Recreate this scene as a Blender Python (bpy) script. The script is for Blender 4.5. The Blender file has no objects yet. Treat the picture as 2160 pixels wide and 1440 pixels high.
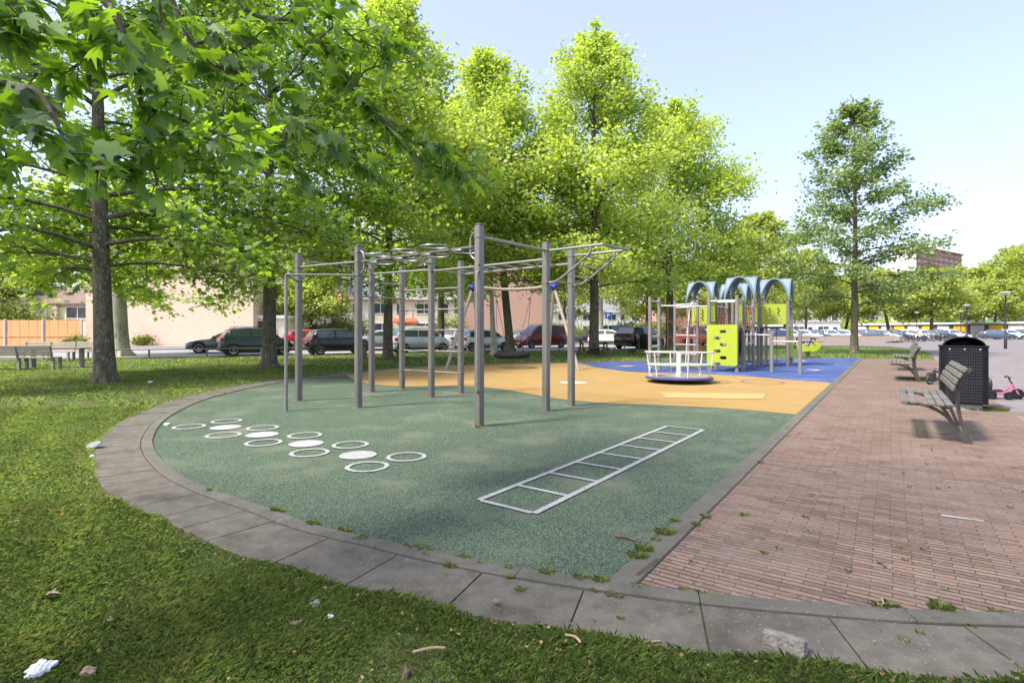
import bpy, math, random
import numpy as np
from mathutils import Vector, Matrix, Quaternion
R = math.radians
rng = np.random.default_rng(7)
random.seed(7)
S = bpy.context.scene
COL = S.collection
F, HZ, CX, CH = 1150.0, 695.0, 1080.0, 1.45     # focal length (px of 2160), horizon row, centre column, eye height

def G(px, py, z=0.0):
    """a photo point lying at height z -> metres"""
    Y = F * (CH - z) / (py - HZ)
    return ((px - CX) * Y / F, Y)
def D(px, py, Y):
    """a photo point at depth Y -> metres"""
    return Vector(((px - CX) * Y / F, Y, CH - (py - HZ) * Y / F))
AX = Vector((.5706, .8212)); BX = Vector((.8212, -.5706))   # the play area's own two directions
def AB(b, a): return (BX.x * b + AX.x * a, BX.y * b + AX.y * a)
ROT_AB = math.atan2(BX.y, BX.x)

# ------------------------------------------------------------------ materials
M = {}
def newmat(name):
    m = bpy.data.materials.new(name); m.use_nodes = True
    nt = m.node_tree; nt.nodes.clear()
    out = nt.nodes.new('ShaderNodeOutputMaterial')
    M[name] = m
    return m, nt, out
def N(nt, t, **kw):
    n = nt.nodes.new(t)
    for k, v in kw.items():
        if k in n.inputs: n.inputs[k].default_value = v
        else: setattr(n, k, v)
    return n
def c4(c): return (c[0], c[1], c[2], 1)
def mat(name, c1, c2=None, scale=6, rough=.6, metal=0, bump=0, bscale=None, speck=None, speck_scale=200, speck_at=.62,
        coat=0, stretch=None, detail=6, c3=None, c3_scale=1.3, spec=.5, emit=0):
    """plain surface: two colours mottled by noise, optional fine specks, optional large stains (c3)"""
    m, nt, out = newmat(name)
    b = N(nt, 'ShaderNodeBsdfPrincipled'); L = nt.links.new
    b.inputs['Roughness'].default_value = rough; b.inputs['Metallic'].default_value = metal
    b.inputs['Coat Weight'].default_value = coat; b.inputs['Specular IOR Level'].default_value = spec
    tc = N(nt, 'ShaderNodeTexCoord'); co = tc.outputs['Object']
    if stretch:
        mp = N(nt, 'ShaderNodeMapping'); mp.inputs['Scale'].default_value = stretch
        L(co, mp.inputs[0]); co = mp.outputs[0]
    col = None
    if c2 is not None:
        n = N(nt, 'ShaderNodeTexNoise', Scale=scale, Detail=detail, Roughness=.65); L(co, n.inputs['Vector'])
        r = N(nt, 'ShaderNodeValToRGB'); r.color_ramp.elements[0].position = .32; r.color_ramp.elements[1].position = .68
        r.color_ramp.elements[0].color = c4(c1); r.color_ramp.elements[1].color = c4(c2)
        L(n.outputs['Fac'], r.inputs[0]); col = r.outputs[0]
        if c3 is not None:
            n3 = N(nt, 'ShaderNodeTexNoise', Scale=c3_scale, Detail=5, Roughness=.6); L(co, n3.inputs['Vector'])
            r3 = N(nt, 'ShaderNodeMapRange'); r3.inputs[1].default_value = .5; r3.inputs[2].default_value = .72
            L(n3.outputs['Fac'], r3.inputs[0])
            x = N(nt, 'ShaderNodeMix', data_type='RGBA'); x.inputs[7].default_value = c4(c3)
            L(r3.outputs[0], x.inputs[0]); L(col, x.inputs[6]); col = x.outputs[2]
        if speck is not None:
            n2 = N(nt, 'ShaderNodeTexNoise', Scale=speck_scale, Detail=2); L(co, n2.inputs['Vector'])
            r2 = N(nt, 'ShaderNodeMapRange'); r2.inputs[1].default_value = speck_at; r2.inputs[2].default_value = speck_at + .06
            L(n2.outputs['Fac'], r2.inputs[0])
            x = N(nt, 'ShaderNodeMix', data_type='RGBA'); x.inputs[7].default_value = c4(speck)
            L(r2.outputs[0], x.inputs[0]); L(col, x.inputs[6]); col = x.outputs[2]
        L(col, b.inputs['Base Color'])
    else:
        b.inputs['Base Color'].default_value = c4(c1)
    if bump:
        nb = N(nt, 'ShaderNodeTexNoise', Scale=bscale or scale * 4, Detail=5); L(co, nb.inputs['Vector'])
        bp = N(nt, 'ShaderNodeBump', Strength=bump, Distance=.01); L(nb.outputs['Fac'], bp.inputs['Height'])
        L(bp.outputs[0], b.inputs['Normal'])
    L(b.outputs[0], out.inputs[0])
    return m
def leafmat(name, dark, light, trans, amount=.5, gloss=.08, dry=None):
    m, nt, out = newmat(name); L = nt.links.new
    at = N(nt, 'ShaderNodeAttribute', attribute_name='tint')
    r = N(nt, 'ShaderNodeMix', data_type='RGBA'); r.inputs[6].default_value = c4(dark); r.inputs[7].default_value = c4(light)
    L(at.outputs['Fac'], r.inputs[0])
    if dry:
        q = N(nt, 'ShaderNodeMapRange'); q.inputs[1].default_value = .88; q.inputs[2].default_value = .92; L(at.outputs['Fac'], q.inputs[0])
        r0 = r; r = N(nt, 'ShaderNodeMix', data_type='RGBA'); r.inputs[7].default_value = c4(dry); L(r0.outputs[2], r.inputs[6]); L(q.outputs[0], r.inputs[0])
    t = N(nt, 'ShaderNodeMix', data_type='RGBA', blend_type='MULTIPLY'); t.inputs[0].default_value = 1
    L(r.outputs[2], t.inputs[6]); t.inputs[7].default_value = c4(trans)
    d = N(nt, 'ShaderNodeBsdfDiffuse'); L(r.outputs[2], d.inputs[0])
    tr = N(nt, 'ShaderNodeBsdfTranslucent'); L(t.outputs[2], tr.inputs[0])
    x = N(nt, 'ShaderNodeMixShader'); x.inputs[0].default_value = amount; L(d.outputs[0], x.inputs[1]); L(tr.outputs[0], x.inputs[2])
    g = N(nt, 'ShaderNodeBsdfGlossy', Roughness=.62); g.inputs[0].default_value = (1, 1, 1, 1)
    y = N(nt, 'ShaderNodeMixShader'); y.inputs[0].default_value = gloss; L(x.outputs[0], y.inputs[1]); L(g.outputs[0], y.inputs[2])
    L(y.outputs[0], out.inputs[0])
    return m
def brickmat(name, ca, cb, mortar, bw, bh, rot=0, msize=.006, stain=None, bump=.5, rough=.85, vertical=None, offset=.5, lich=None, ysq=1.0):
    """brick courses; vertical='x' or 'y' lays them on a wall whose width runs along that axis"""
    m, nt, out = newmat(name); L = nt.links.new
    b = N(nt, 'ShaderNodeBsdfPrincipled', Roughness=rough); b.inputs['Specular IOR Level'].default_value = .3
    tc = N(nt, 'ShaderNodeTexCoord'); co = tc.outputs['Object']
    if vertical:
        sp = N(nt, 'ShaderNodeSeparateXYZ'); L(co, sp.inputs[0]); cb_ = N(nt, 'ShaderNodeCombineXYZ')
        L(sp.outputs[0 if vertical == 'x' else 1], cb_.inputs[0]); L(sp.outputs[2], cb_.inputs[1]); vec = cb_.outputs[0]
    else:
        mp = N(nt, 'ShaderNodeMapping'); mp.inputs['Rotation'].default_value = (0, 0, -rot); L(co, mp.inputs[0])
        # the cross joints are tighter than the long ones; slight unevenness of the courses
        nz = N(nt, 'ShaderNodeTexNoise', Scale=1.1, Detail=2); L(co, nz.inputs['Vector'])
        ad = N(nt, 'ShaderNodeMix', data_type='RGBA', blend_type='LINEAR_LIGHT'); ad.inputs[0].default_value = .02
        L(mp.outputs[0], ad.inputs[6]); L(nz.outputs['Color'], ad.inputs[7])
        sq = N(nt, 'ShaderNodeMapping'); sq.inputs['Scale'].default_value = (1, ysq, 1); L(ad.outputs[2], sq.inputs[0]); vec = sq.outputs[0]; bh = bh * ysq
    t = N(nt, 'ShaderNodeTexBrick'); t.offset = offset
    t.inputs['Scale'].default_value = 1; t.inputs['Brick Width'].default_value = bw; t.inputs['Row Height'].default_value = bh
    t.inputs['Mortar Size'].default_value = msize; t.inputs['Mortar Smooth'].default_value = .2; t.inputs['Bias'].default_value = 0
    t.inputs['Color1'].default_value = c4(ca); t.inputs['Color2'].default_value = c4(cb); t.inputs['Mortar'].default_value = c4(mortar)
    L(vec, t.inputs['Vector']); col = t.outputs['Color']
    n = N(nt, 'ShaderNodeTexNoise', Scale=.9, Detail=6, Roughness=.65); L(co, n.inputs['Vector'])
    if stain:
        r = N(nt, 'ShaderNodeMapRange'); r.inputs[1].default_value = .46; r.inputs[2].default_value = .75; r.inputs[4].default_value = .75
        L(n.outputs['Fac'], r.inputs[0])
        x = N(nt, 'ShaderNodeMix', data_type='RGBA'); x.inputs[7].default_value = c4(stain); L(r.outputs[0], x.inputs[0]); L(col, x.inputs[6]); col = x.outputs[2]
    if lich:
        n2 = N(nt, 'ShaderNodeTexNoise', Scale=26, Detail=5, Roughness=.7); L(co, n2.inputs['Vector'])
        r = N(nt, 'ShaderNodeMapRange'); r.inputs[1].default_value = .57; r.inputs[2].default_value = .7; r.inputs[4].default_value = .75
        L(n2.outputs['Fac'], r.inputs[0])
        x = N(nt, 'ShaderNodeMix', data_type='RGBA'); x.inputs[7].default_value = c4(lich); L(r.outputs[0], x.inputs[0]); L(col, x.inputs[6]); col = x.outputs[2]
    nf = N(nt, 'ShaderNodeTexNoise', Scale=60, Detail=4); L(co, nf.inputs['Vector'])
    r = N(nt, 'ShaderNodeMapRange'); r.inputs[3].default_value = .7; r.inputs[4].default_value = 1.3; L(nf.outputs['Fac'], r.inputs[0])
    x = N(nt, 'ShaderNodeMix', data_type='RGBA', blend_type='MULTIPLY'); x.inputs[0].default_value = 1
    L(col, x.inputs[6]); L(r.outputs[0], x.inputs[7]); L(x.outputs[2], b.inputs['Base Color'])
    if bump:
        bp = N(nt, 'ShaderNodeBump', Strength=bump, Distance=.006); bp.invert = True; L(t.outputs['Fac'], bp.inputs['Height']); L(bp.outputs[0], b.inputs['Normal'])
    L(b.outputs[0], out.inputs[0])
    return m

# ------------------------------------------------------------------ mesh builder
class MB:
    def __init__(s): s.v = []; s.f = []
    def add(s, vs, fs):
        o = len(s.v); s.v += [tuple(p) for p in vs]; s.f += [tuple(i + o for i in q) for q in fs]; return s
    def box(s, c, d, rz=0, rot=None):
        x, y, z = d[0] / 2, d[1] / 2, d[2] / 2
        P = [Vector(p) for p in ((-x,-y,-z),(x,-y,-z),(x,y,-z),(-x,y,-z),(-x,-y,z),(x,-y,z),(x,y,z),(-x,y,z))]
        m = rot if rot is not None else Matrix.Rotation(rz, 3, 'Z')
        return s.add([m @ p + Vector(c) for p in P], [(0,3,2,1),(4,5,6,7),(0,1,5,4),(1,2,6,5),(2,3,7,6),(3,0,4,7)])
    def rbox(s, c, d, r=.01, rz=0, rot=None):
        """box with chamfered vertical-and-horizontal edges"""
        x, y, z = d[0] / 2, d[1] / 2, d[2] / 2; r = min(r, x * .9, y * .9, z * .9)
        m = rot if rot is not None else Matrix.Rotation(rz, 3, 'Z'); V = []
        for zz, k in ((-z, r), (-z + r, 0), (z - r, 0), (z, r)):
            a, b = x - k, y - k; q = r if k == 0 else r * .6
            for p in ((-a+q,-b),(a-q,-b),(a,-b+q),(a,b-q),(a-q,b),(-a+q,b),(-a,b-q),(-a,-b+q)):
                V.append(m @ Vector((p[0], p[1], zz)) + Vector(c))
        Fc = [tuple(range(7, -1, -1)), tuple(range(24, 32))]
        for j in range(3):
            for i in range(8): Fc.append((j*8+i, j*8+(i+1) % 8, j*8+8+(i+1) % 8, j*8+8+i))
        return s.add(V, Fc)
    def tube(s, pts, r, n=8, caps=True, closed=False):
        pts = [Vector(p) for p in pts]; K = len(pts)
        rs = r if isinstance(r, (list, tuple)) else [r] * K
        V = []; prev = None
        for i, p in enumerate(pts):
            if closed: t = pts[(i+1) % K] - pts[i-1]
            else: t = pts[min(i+1, K-1)] - pts[max(i-1, 0)]
            t.normalize()
            if prev is None:
                a = Vector((0, 0, 1)) if abs(t.z) < .9 else Vector((1, 0, 0))
                u = t.cross(a).normalized()
            else: u = (prev - t * prev.dot(t)).normalized()
            prev = u; w = t.cross(u)
            for k in range(n):
                a = 2 * math.pi * k / n; V.append(p + (u * math.cos(a) + w * math.sin(a)) * rs[i])
        Fc = []
        for i in range(K if closed else K - 1):
            j = (i + 1) % K
            for k in range(n): Fc.append((i*n+k, i*n+(k+1) % n, j*n+(k+1) % n, j*n+k))
        if caps and not closed: Fc += [tuple(range(n-1, -1, -1)), tuple((K-1)*n + k for k in range(n))]
        return s.add(V, Fc)
    def cyl(s, p, q, r, r2=None, n=12): return s.tube([p, q], [r, r if r2 is None else r2], n)
    def lathe(s, prof, n=24, c=(0, 0, 0), axis='Z', caps=True):
        V = []; K = len(prof)
        for (r, z) in prof:
            for k in range(n):
                a = 2 * math.pi * k / n; p = (r * math.cos(a), r * math.sin(a), z)
                if axis == 'Y': p = (p[0], p[2], p[1])
                V.append((p[0] + c[0], p[1] + c[1], p[2] + c[2]))
        Fc = []
        for i in range(K - 1):
            for k in range(n):
                q = (i*n+k, i*n+(k+1) % n, (i+1)*n+(k+1) % n, (i+1)*n+k)
                Fc.append(q if axis == 'Z' else q[::-1])
        e0, e1 = tuple(range(n-1, -1, -1)), tuple((K-1)*n + k for k in range(n))
        if caps: Fc += [e0, e1] if axis == 'Z' else [e0[::-1], e1[::-1]]
        return s.add(V, Fc)
    def torus(s, c, Rr, r, n=24, m=8, rot=None, sx=1, sy=1):
        rot = rot or Matrix.Identity(3); V = []; Fc = []
        for i in range(n):
            a = 2 * math.pi * i / n
            for j in range(m):
                b = 2 * math.pi * j / m; q = Rr + r * math.cos(b)
                V.append(rot @ Vector((q * math.cos(a) * sx, q * math.sin(a) * sy, r * math.sin(b))) + Vector(c))
        for i in range(n):
            for j in range(m): Fc.append((i*m+j, ((i+1) % n)*m+j, ((i+1) % n)*m+(j+1) % m, i*m+(j+1) % m))
        return s.add(V, Fc)
    def prism(s, poly, t, fr):
        """2-D outline pushed t deep; fr(u, v, w) places a point"""
        n = len(poly); V = [fr(u, v, 0) for u, v in poly] + [fr(u, v, t) for u, v in poly]
        Fc = [tuple(range(n-1, -1, -1)), tuple(range(n, 2*n))] + [(i, (i+1) % n, n+(i+1) % n, n+i) for i in range(n)]
        return s.add(V, Fc)
    def ball(s, c, r, n=12, m=8):
        V = []; Fc = []; r = r if isinstance(r, (tuple, list)) else (r, r, r)
        for j in range(1, m):
            b = math.pi * j / m
            for i in range(n):
                a = 2 * math.pi * i / n; V.append((c[0]+r[0]*math.sin(b)*math.cos(a), c[1]+r[1]*math.sin(b)*math.sin(a), c[2]+r[2]*math.cos(b)))
        V += [(c[0], c[1], c[2]+r[2]), (c[0], c[1], c[2]-r[2])]; T = len(V)
        for j in range(m-2):
            for i in range(n): Fc.append((j*n+i, (j+1)*n+i, (j+1)*n+(i+1) % n, j*n+(i+1) % n))
        for i in range(n): Fc += [(T-2, i, (i+1) % n), (T-1, (m-2)*n+(i+1) % n, (m-2)*n+i)]
        return s.add(V, Fc)
    def build(s, name, m, parent=None, smooth=40, loc=None, rz=None):
        me = bpy.data.meshes.new(name); me.from_pydata(s.v, [], s.f); me.validate(); me.update()
        return link(name, me, m, parent, smooth, loc, rz)
def link(name, me, m, parent=None, smooth=40, loc=None, rz=None):
    if isinstance(m, str): m = M[m]
    if m is not None: me.materials.append(m)
    if smooth:
        me.polygons.foreach_set('use_smooth', [True] * len(me.polygons)); me.set_sharp_from_angle(angle=R(smooth))
    o = bpy.data.objects.new(name, me); COL.objects.link(o)
    if parent: o.parent = parent
    if loc is not None: o.location = loc
    if rz is not None: o.rotation_euler = (0, 0, rz)
    return o
def tag(o, label=None, cat=None, group=None, kind=None):
    if label: o['label'] = label
    if cat: o['category'] = cat
    if group: o['group'] = group
    if kind: o['kind'] = kind
    return o
def thing(name, label, cat, loc=(0, 0, 0), rz=0, group=None):
    o = bpy.data.objects.new(name, None); COL.objects.link(o); o.empty_display_size = .2
    o.location = loc if len(loc) == 3 else (loc[0], loc[1], 0); o.rotation_euler = (0, 0, rz)
    return tag(o, label, cat, group)
def copy_tree(o, parent=None):
    c = o.copy(); COL.objects.link(c)
    if parent: c.parent = parent
    for ch in list(o.children): copy_tree(ch, c)
    return c
def dup(o, loc, rz=0, label=None, group=None, scale=None):
    c = copy_tree(o); c.location = loc if len(loc) == 3 else (loc[0], loc[1], 0); c.rotation_euler = (0, 0, rz)
    if label: c['label'] = label
    if group: c['group'] = group
    if scale: c.scale = (scale,) * 3 if not isinstance(scale, tuple) else scale
    return c
def struct(name, mb, m, smooth=0): return tag(mb.build(name, m, None, smooth), kind='structure')
def flat(name, pts, z, m):
    mb = MB(); n = len(pts); mb.add([(p[0], p[1], z) for p in pts], [tuple(range(n))])
    a = sum(pts[i][0] * pts[(i+1) % n][1] - pts[(i+1) % n][0] * pts[i][1] for i in range(n))
    if a < 0: mb.f[0] = mb.f[0][::-1]
    return struct(name, mb, m)
def npmesh(name, V, Fq, tint=None, m=None, parent=None, k=4, smooth=0):
    """big mesh straight from arrays, every face with k corners"""
    me = bpy.data.meshes.new(name); V = np.asarray(V, np.float32); Fq = np.asarray(Fq, np.int32)
    me.vertices.add(len(V)); me.vertices.foreach_set('co', V.ravel())
    me.loops.add(Fq.size); me.loops.foreach_set('vertex_index', Fq.ravel())
    me.polygons.add(len(Fq)); me.polygons.foreach_set('loop_start', np.arange(0, Fq.size, k, dtype=np.int32))
    if tint is not None:
        a = me.attributes.new('tint', 'FLOAT', 'FACE'); a.data.foreach_set('value', np.asarray(tint, np.float32))
    me.update(calc_edges=True)
    if m: me.materials.append(M[m])
    o = bpy.data.objects.new(name, me); COL.objects.link(o)
    if parent: o.parent = parent
    return o
def smoothline(P, n=8, closed=False):
    P = [Vector(p) for p in P]; out = []; K = len(P)
    for i in range(K - 1):
        a, b, c, d = P[max(i-1, 0)], P[i], P[i+1], P[min(i+2, K-1)]
        for j in range(n):
            t = j / n
            out.append(.5 * ((2*b) + (c-a)*t + (2*a-5*b+4*c-d)*t*t + (3*b-a-3*c+d)*t**3))
    out.append(P[-1]); return out
def resample(P, step):
    P = [Vector(p) for p in P]; L = [0]
    for i in range(1, len(P)): L.append(L[-1] + (P[i] - P[i-1]).length)
    n = max(2, round(L[-1] / step)); out = []; j = 0
    for k in range(n + 1):
        d = L[-1] * k / n
        while j < len(L) - 2 and L[j+1] < d: j += 1
        t = (d - L[j]) / max(L[j+1] - L[j], 1e-9); out.append(P[j].lerp(P[j+1], t))
    return out
def offset(P, d):
    out = []
    for i in range(len(P)):
        t = (P[min(i+1, len(P)-1)] - P[max(i-1, 0)]).normalized()
        dd = d[i] if isinstance(d, list) else d
        out.append(P[i] + Vector((-t.y, t.x)) * dd)
    return out
def inside(poly, x, y):
    """which of the points lie in the outline"""
    px = np.array([p[0] for p in poly]); py = np.array([p[1] for p in poly]); r = np.zeros(len(x), bool); j = len(px) - 1
    for i in range(len(px)):
        c = ((py[i] > y) != (py[j] > y)) & (x < (px[j]-px[i]) * (y-py[i]) / (py[j]-py[i] + 1e-12) + px[i])
        r ^= c; j = i
    return r
# ------------------------------------------------------------------ surfaces
mat('rubber_green', (.012, .032, .018), (.100, .142, .092), 55, .95, bump=.7, bscale=120, speck=(.19, .21, .155), speck_scale=80, speck_at=.57, c3=(.125, .14, .092), c3_scale=1.1, detail=10, spec=.15)
mat('rubber_yellow', (.24, .150, .036), (.32, .21, .062), 60, .9, bump=.4, bscale=250, speck=(.18, .09, .03), speck_scale=45, speck_at=.66, c3=(.33, .20, .075), c3_scale=.9, detail=9)
mat('rubber_blue', (.016, .036, .135), (.034, .072, .205), 50, .85, bump=.4, bscale=250, speck=(.16, .20, .34), speck_scale=45, speck_at=.62, c3=(.09, .13, .28), c3_scale=.8)
mat('paint_white', (.25, .25, .24), (.42, .42, .41), 60, .9, bump=.5, bscale=120, speck=(.12, .15, .12), speck_scale=70, speck_at=.6, detail=9, spec=.2)
mat('paint_cream', (.33, .225, .075), (.39, .28, .10), 60, .9)
mat('paint_purple', (.16, .07, .16), (.28, .14, .22), 60, .9)
mat('paint_orange', (.46, .26, .12), (.3, .2, .16), 60, .9)
mat('paint_grey', (.32, .34, .34), (.42, .43, .42), 60, .9)
mat('paint_pink', (.5, .3, .3), (.45, .36, .36), 60, .9)
mat('slab', (.088, .081, .063), (.152, .140, .112), 7, .95, bump=.5, bscale=110, speck=(.26, .245, .21), speck_scale=85, speck_at=.66, detail=12, spec=.2, c3=(.050, .045, .032), c3_scale=1.4)
mat('kerb', (.075, .070, .055), (.135, .126, .102), 5, .9, bump=.4, bscale=150, speck=(.26, .25, .21), speck_scale=90, speck_at=.67, c3=(.075, .08, .045), c3_scale=2.5)
mat('joint_soil', (.05, .048, .025), (.09, .09, .04), 14, 1, c3=(.09, .115, .03), c3_scale=9)
mat('asphalt', (.20, .19, .19), (.29, .275, .27), 3, .9, speck=(.38, .37, .36), speck_scale=80)
mat('soil', (.17, .13, .09), (.27, .21, .15), 8, 1, bump=.5, bscale=60)
brickmat('brick_paving', (.132, .086, .060), (.245, .165, .120), (.038, .032, .022), .205, .052, ROT_AB, .0029, stain=(.20, .15, .118), lich=(.27, .245, .215), bump=.7, ysq=.42)
brickmat('plaza_paving', (.155, .138, .132), (.21, .19, .18), (.09, .08, .07), .21, .105, ROT_AB, .004, stain=(.23, .215, .205), bump=.4, ysq=.5)
mat('bank', (.17, .12, .095), (.25, .19, .155), 3, .95, bump=.5, bscale=14, speck=(.1, .08, .06), speck_scale=12, speck_at=.58)
def grassground():
    m, nt, out = newmat('lawn'); L = nt.links.new
    b = N(nt, 'ShaderNodeBsdfPrincipled', Roughness=1); b.inputs['Specular IOR Level'].default_value = .1
    co = N(nt, 'ShaderNodeTexCoord').outputs['Object']
    n = N(nt, 'ShaderNodeTexNoise', Scale=3, Detail=9, Roughness=.72); L(co, n.inputs['Vector'])
    r = N(nt, 'ShaderNodeValToRGB'); e = r.color_ramp.elements
    e[0].position = .3; e[0].color = (.060, .048, .024, 1); e[1].position = .7; e[1].color = (.14, .175, .055, 1)
    q = e.new(.5); q.color = (.085, .100, .036, 1); L(n.outputs['Fac'], r.inputs[0])
    n2 = N(nt, 'ShaderNodeTexNoise', Scale=.55, Detail=5, Roughness=.6); L(co, n2.inputs['Vector'])
    mr = N(nt, 'ShaderNodeMapRange'); mr.inputs[1].default_value = .58; mr.inputs[2].default_value = .74; mr.inputs[4].default_value = .5; L(n2.outputs['Fac'], mr.inputs[0])
    x = N(nt, 'ShaderNodeMix', data_type='RGBA'); x.inputs[7].default_value = (.095, .078, .045, 1)
    L(mr.outputs[0], x.inputs[0]); L(r.outputs[0], x.inputs[6]); L(x.outputs[2], b.inputs['Base Color'])
    nb = N(nt, 'ShaderNodeTexNoise', Scale=40, Detail=6); L(co, nb.inputs['Vector'])
    bp = N(nt, 'ShaderNodeBump', Strength=.8, Distance=.04); L(nb.outputs['Fac'], bp.inputs['Height']); L(bp.outputs[0], b.inputs['Normal'])
    L(b.outputs[0], out.inputs[0])
grassground()
mat('worn', (.12, .10, .06), (.17, .14, .095), 9, 1)
leafmat('blade', (.115, .190, .048), (.31, .42, .13), (1.4, 1.35, .85), .46, .02, dry=(.36, .29, .15))
leafmat('dead_leaf', (.11, .05, .02), (.34, .22, .12), (1, .9, .7), .15, .02)

# ------------------------------------------------------------------ outline of the play area (inner edge of the kerb)
inner_px = [(1284,1228),(1163,1218),(1042,1202),(921,1178),(821,1148),(720,1126),(644,1106),(544,1069),(459,1041),(387,1009),(346,977),
            (326,949),(324,924),(346,890),(395,860),(460,836),(560,813),(629,803),(704,795),(777,785),(860,777),(943,772),(1040,769),(1144,767),
            (1224,765.5),(1400,762),(1600,758.5),(1813,755.5)]
inner = smoothline([G(*p) for p in inner_px], 6)
KERB_W = .12
corner_far = Vector(G(1813, 755.5)); corner_near = Vector(G(1284, 1228))
play = [tuple(p) for p in inner]
flat('green_rubber_surface', play, .010, 'rubber_green')
yg = [(700,797),(729,792),(752,803),(784,811),(847,815),(911,815),(940,814.5),(1004,816),(1068,823),(1119,832),(1164,840),(1227,847),(1291,852),(1360,854.5),(1450,858),(1560,864.5),(1694,877)]
i0 = min(range(len(inner)), key=lambda i: (inner[i] - Vector(G(729, 792))).length)
yb = [(1224,767.5),(1259,775),(1291,780),(1323,784),(1360,786),(1418,787.5),(1480,789),(1554,793),(1612,797),(1671,802),(1769,809)]
i1 = min(range(len(inner)), key=lambda i: (inner[i] - Vector(G(1224, 765.5))).length)
green_edge = smoothline([G(*p) for p in yg[1:]], 5)
blue_edge = smoothline([G(*p) for p in yb], 5)
flat('yellow_rubber_surface', [tuple(p) for p in inner[i0:i1+1]] + [tuple(p) for p in blue_edge] + [tuple(p) for p in reversed(green_edge)], .014, 'rubber_yellow')
flat('blue_rubber_surface', [tuple(p) for p in inner[i1:]] + [tuple(p) for p in reversed(blue_edge)], .018, 'rubber_blue')

# ground to the horizon
mb = MB(); mb.add([(-900,-60,0),(900,-60,0),(900,1500,0),(-900,1500,0)], [(0,1,2,3)]); struct('ground', mb, 'lawn')

# kerb and slab path all along the outline, and on to the right in front of the bricks
front_px = [(2700,1322),(2400,1312),(2160,1302),(1923,1294),(1722,1281),(1560,1270),(1440,1262),(1350,1246)]
front = smoothline([(34, 2.50), (22, 2.54), (12, 2.60), (7, 2.63), (5, 2.65)] + [G(*p) for p in front_px], 6)
edge = resample(front + inner, .1)
for _ in range(60):                            # ease the line past the corner of the rubber
    edge = [edge[0]] + [edge[i] + (edge[i-1] + edge[i+1] - 2*edge[i]) * (.25 if (edge[i] - corner_near).length < 1.3 else 0) for i in range(1, len(edge)-1)] + [edge[-1]]
def strip(P, d0, d1, z0, z1, seg, gap, name, m, jitter=0, smooth=0, seg_at=None):
    """separate stones laid along a line, from offset d0 to d1"""
    mb = MB(); Q = resample(P, .05); k = max(1, round(seg / .05)); i = 0
    a, b = offset(Q, d0 if not callable(d0) else [d0(p) for p in Q]), offset(Q, d1 if not callable(d1) else [d1(p) for p in Q])
    while i < len(Q) - 1:
        if callable(seg_at): k = max(1, round(seg_at(Q[i]) / .05))
        j = min(i + k, len(Q) - 1); L_, R_ = a[i:j+1], b[i:j+1]; n = len(L_)
        if n < 3: break
        dt = (Q[min(i+1, len(Q)-1)] - Q[i]).normalized() * gap / 2
        L_[0] = L_[0] + dt; R_[0] = R_[0] + dt; L_[-1] = L_[-1] - dt; R_[-1] = R_[-1] - dt
        dz = random.uniform(-jitter, jitter); dz2 = random.uniform(-jitter, jitter); c = .006
        V = []
        for s in range(n):
            t = s / (n - 1); zz = z1 + dz * (1-t) + dz2 * t; e = (R_[s] - L_[s]).normalized() * c
            V += [(L_[s].x, L_[s].y, z0), (L_[s].x, L_[s].y, zz - c), (L_[s].x + e.x, L_[s].y + e.y, zz), (R_[s].x - e.x, R_[s].y - e.y, zz), (R_[s].x, R_[s].y, zz - c), (R_[s].x, R_[s].y, z0)]
        Fc = [(0,1,2,3,4,5), tuple((n-1)*6 + q for q in (5,4,3,2,1,0))]
        for s in range(n-1):
            for q in range(5): Fc.append((s*6+q, s*6+6+q, s*6+7+q, s*6+q+1))
        mb.add(V, [f[::-1] for f in Fc]); i = j
    return struct(name, mb, m, smooth)
def slabw(p):                                  # the path is a little narrower in front than on the left
    t = min(1, max(0, (1.5 - p.x) / 4.5)); return KERB_W + .008 + .43 + .05 * t
strip(edge, 0, KERB_W, -.02, .028, 1.0, .006, 'kerb', 'kerb', .002)
bed = resample(edge, .2)
e1, e2 = offset(bed, -.02), offset(bed, [slabw(p) + .03 for p in bed])
mb = MB(); V = []
for p, q in zip(e1, e2): V += [(p.x, p.y, .004), (q.x, q.y, .004)]
mb.add(V, [(2*i, 2*i+1, 2*i+3, 2*i+2) for i in range(len(bed)-1)]); struct('path_bed', mb, 'joint_soil')
strip(edge, KERB_W + .008, slabw, -.02, .016, .6, .010, 'slab_path', 'slab', .0025, seg_at=lambda p: .40 if p.x < -1.3 else .58)
outer = offset(bed, [slabw(p) for p in bed])

# kerb between rubber and bricks, a straight line
dirA = (corner_far - corner_near).normalized(); nB = Vector((dirA.y, -dirA.x))
side = [corner_near + dirA * t for t in np.linspace(-.05, (corner_far - corner_near).length, 200)]
strip([p for p in reversed(side)], -.0, .15, -.02, .022, 1.0, .006, 'side_kerb', 'kerb', .002)
# bricks
LB = (corner_far - corner_near).length
b0 = .155
b1 = 3.05
def P_(b, a): return tuple(corner_near + dirA * a + nB * b)
fr = [q for q in front if (q - corner_near).dot(nB) > .16 and q.x < 3.8]
brick_poly = [P_(b0, LB)] + [P_(b0, .05)] + [tuple(p) for p in reversed(fr)] + [P_(b1, 1.57), P_(b1, LB + 1.0), P_(2.2, LB + .4)]
flat('brick_paving', brick_poly, .008, 'brick_paving')
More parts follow.
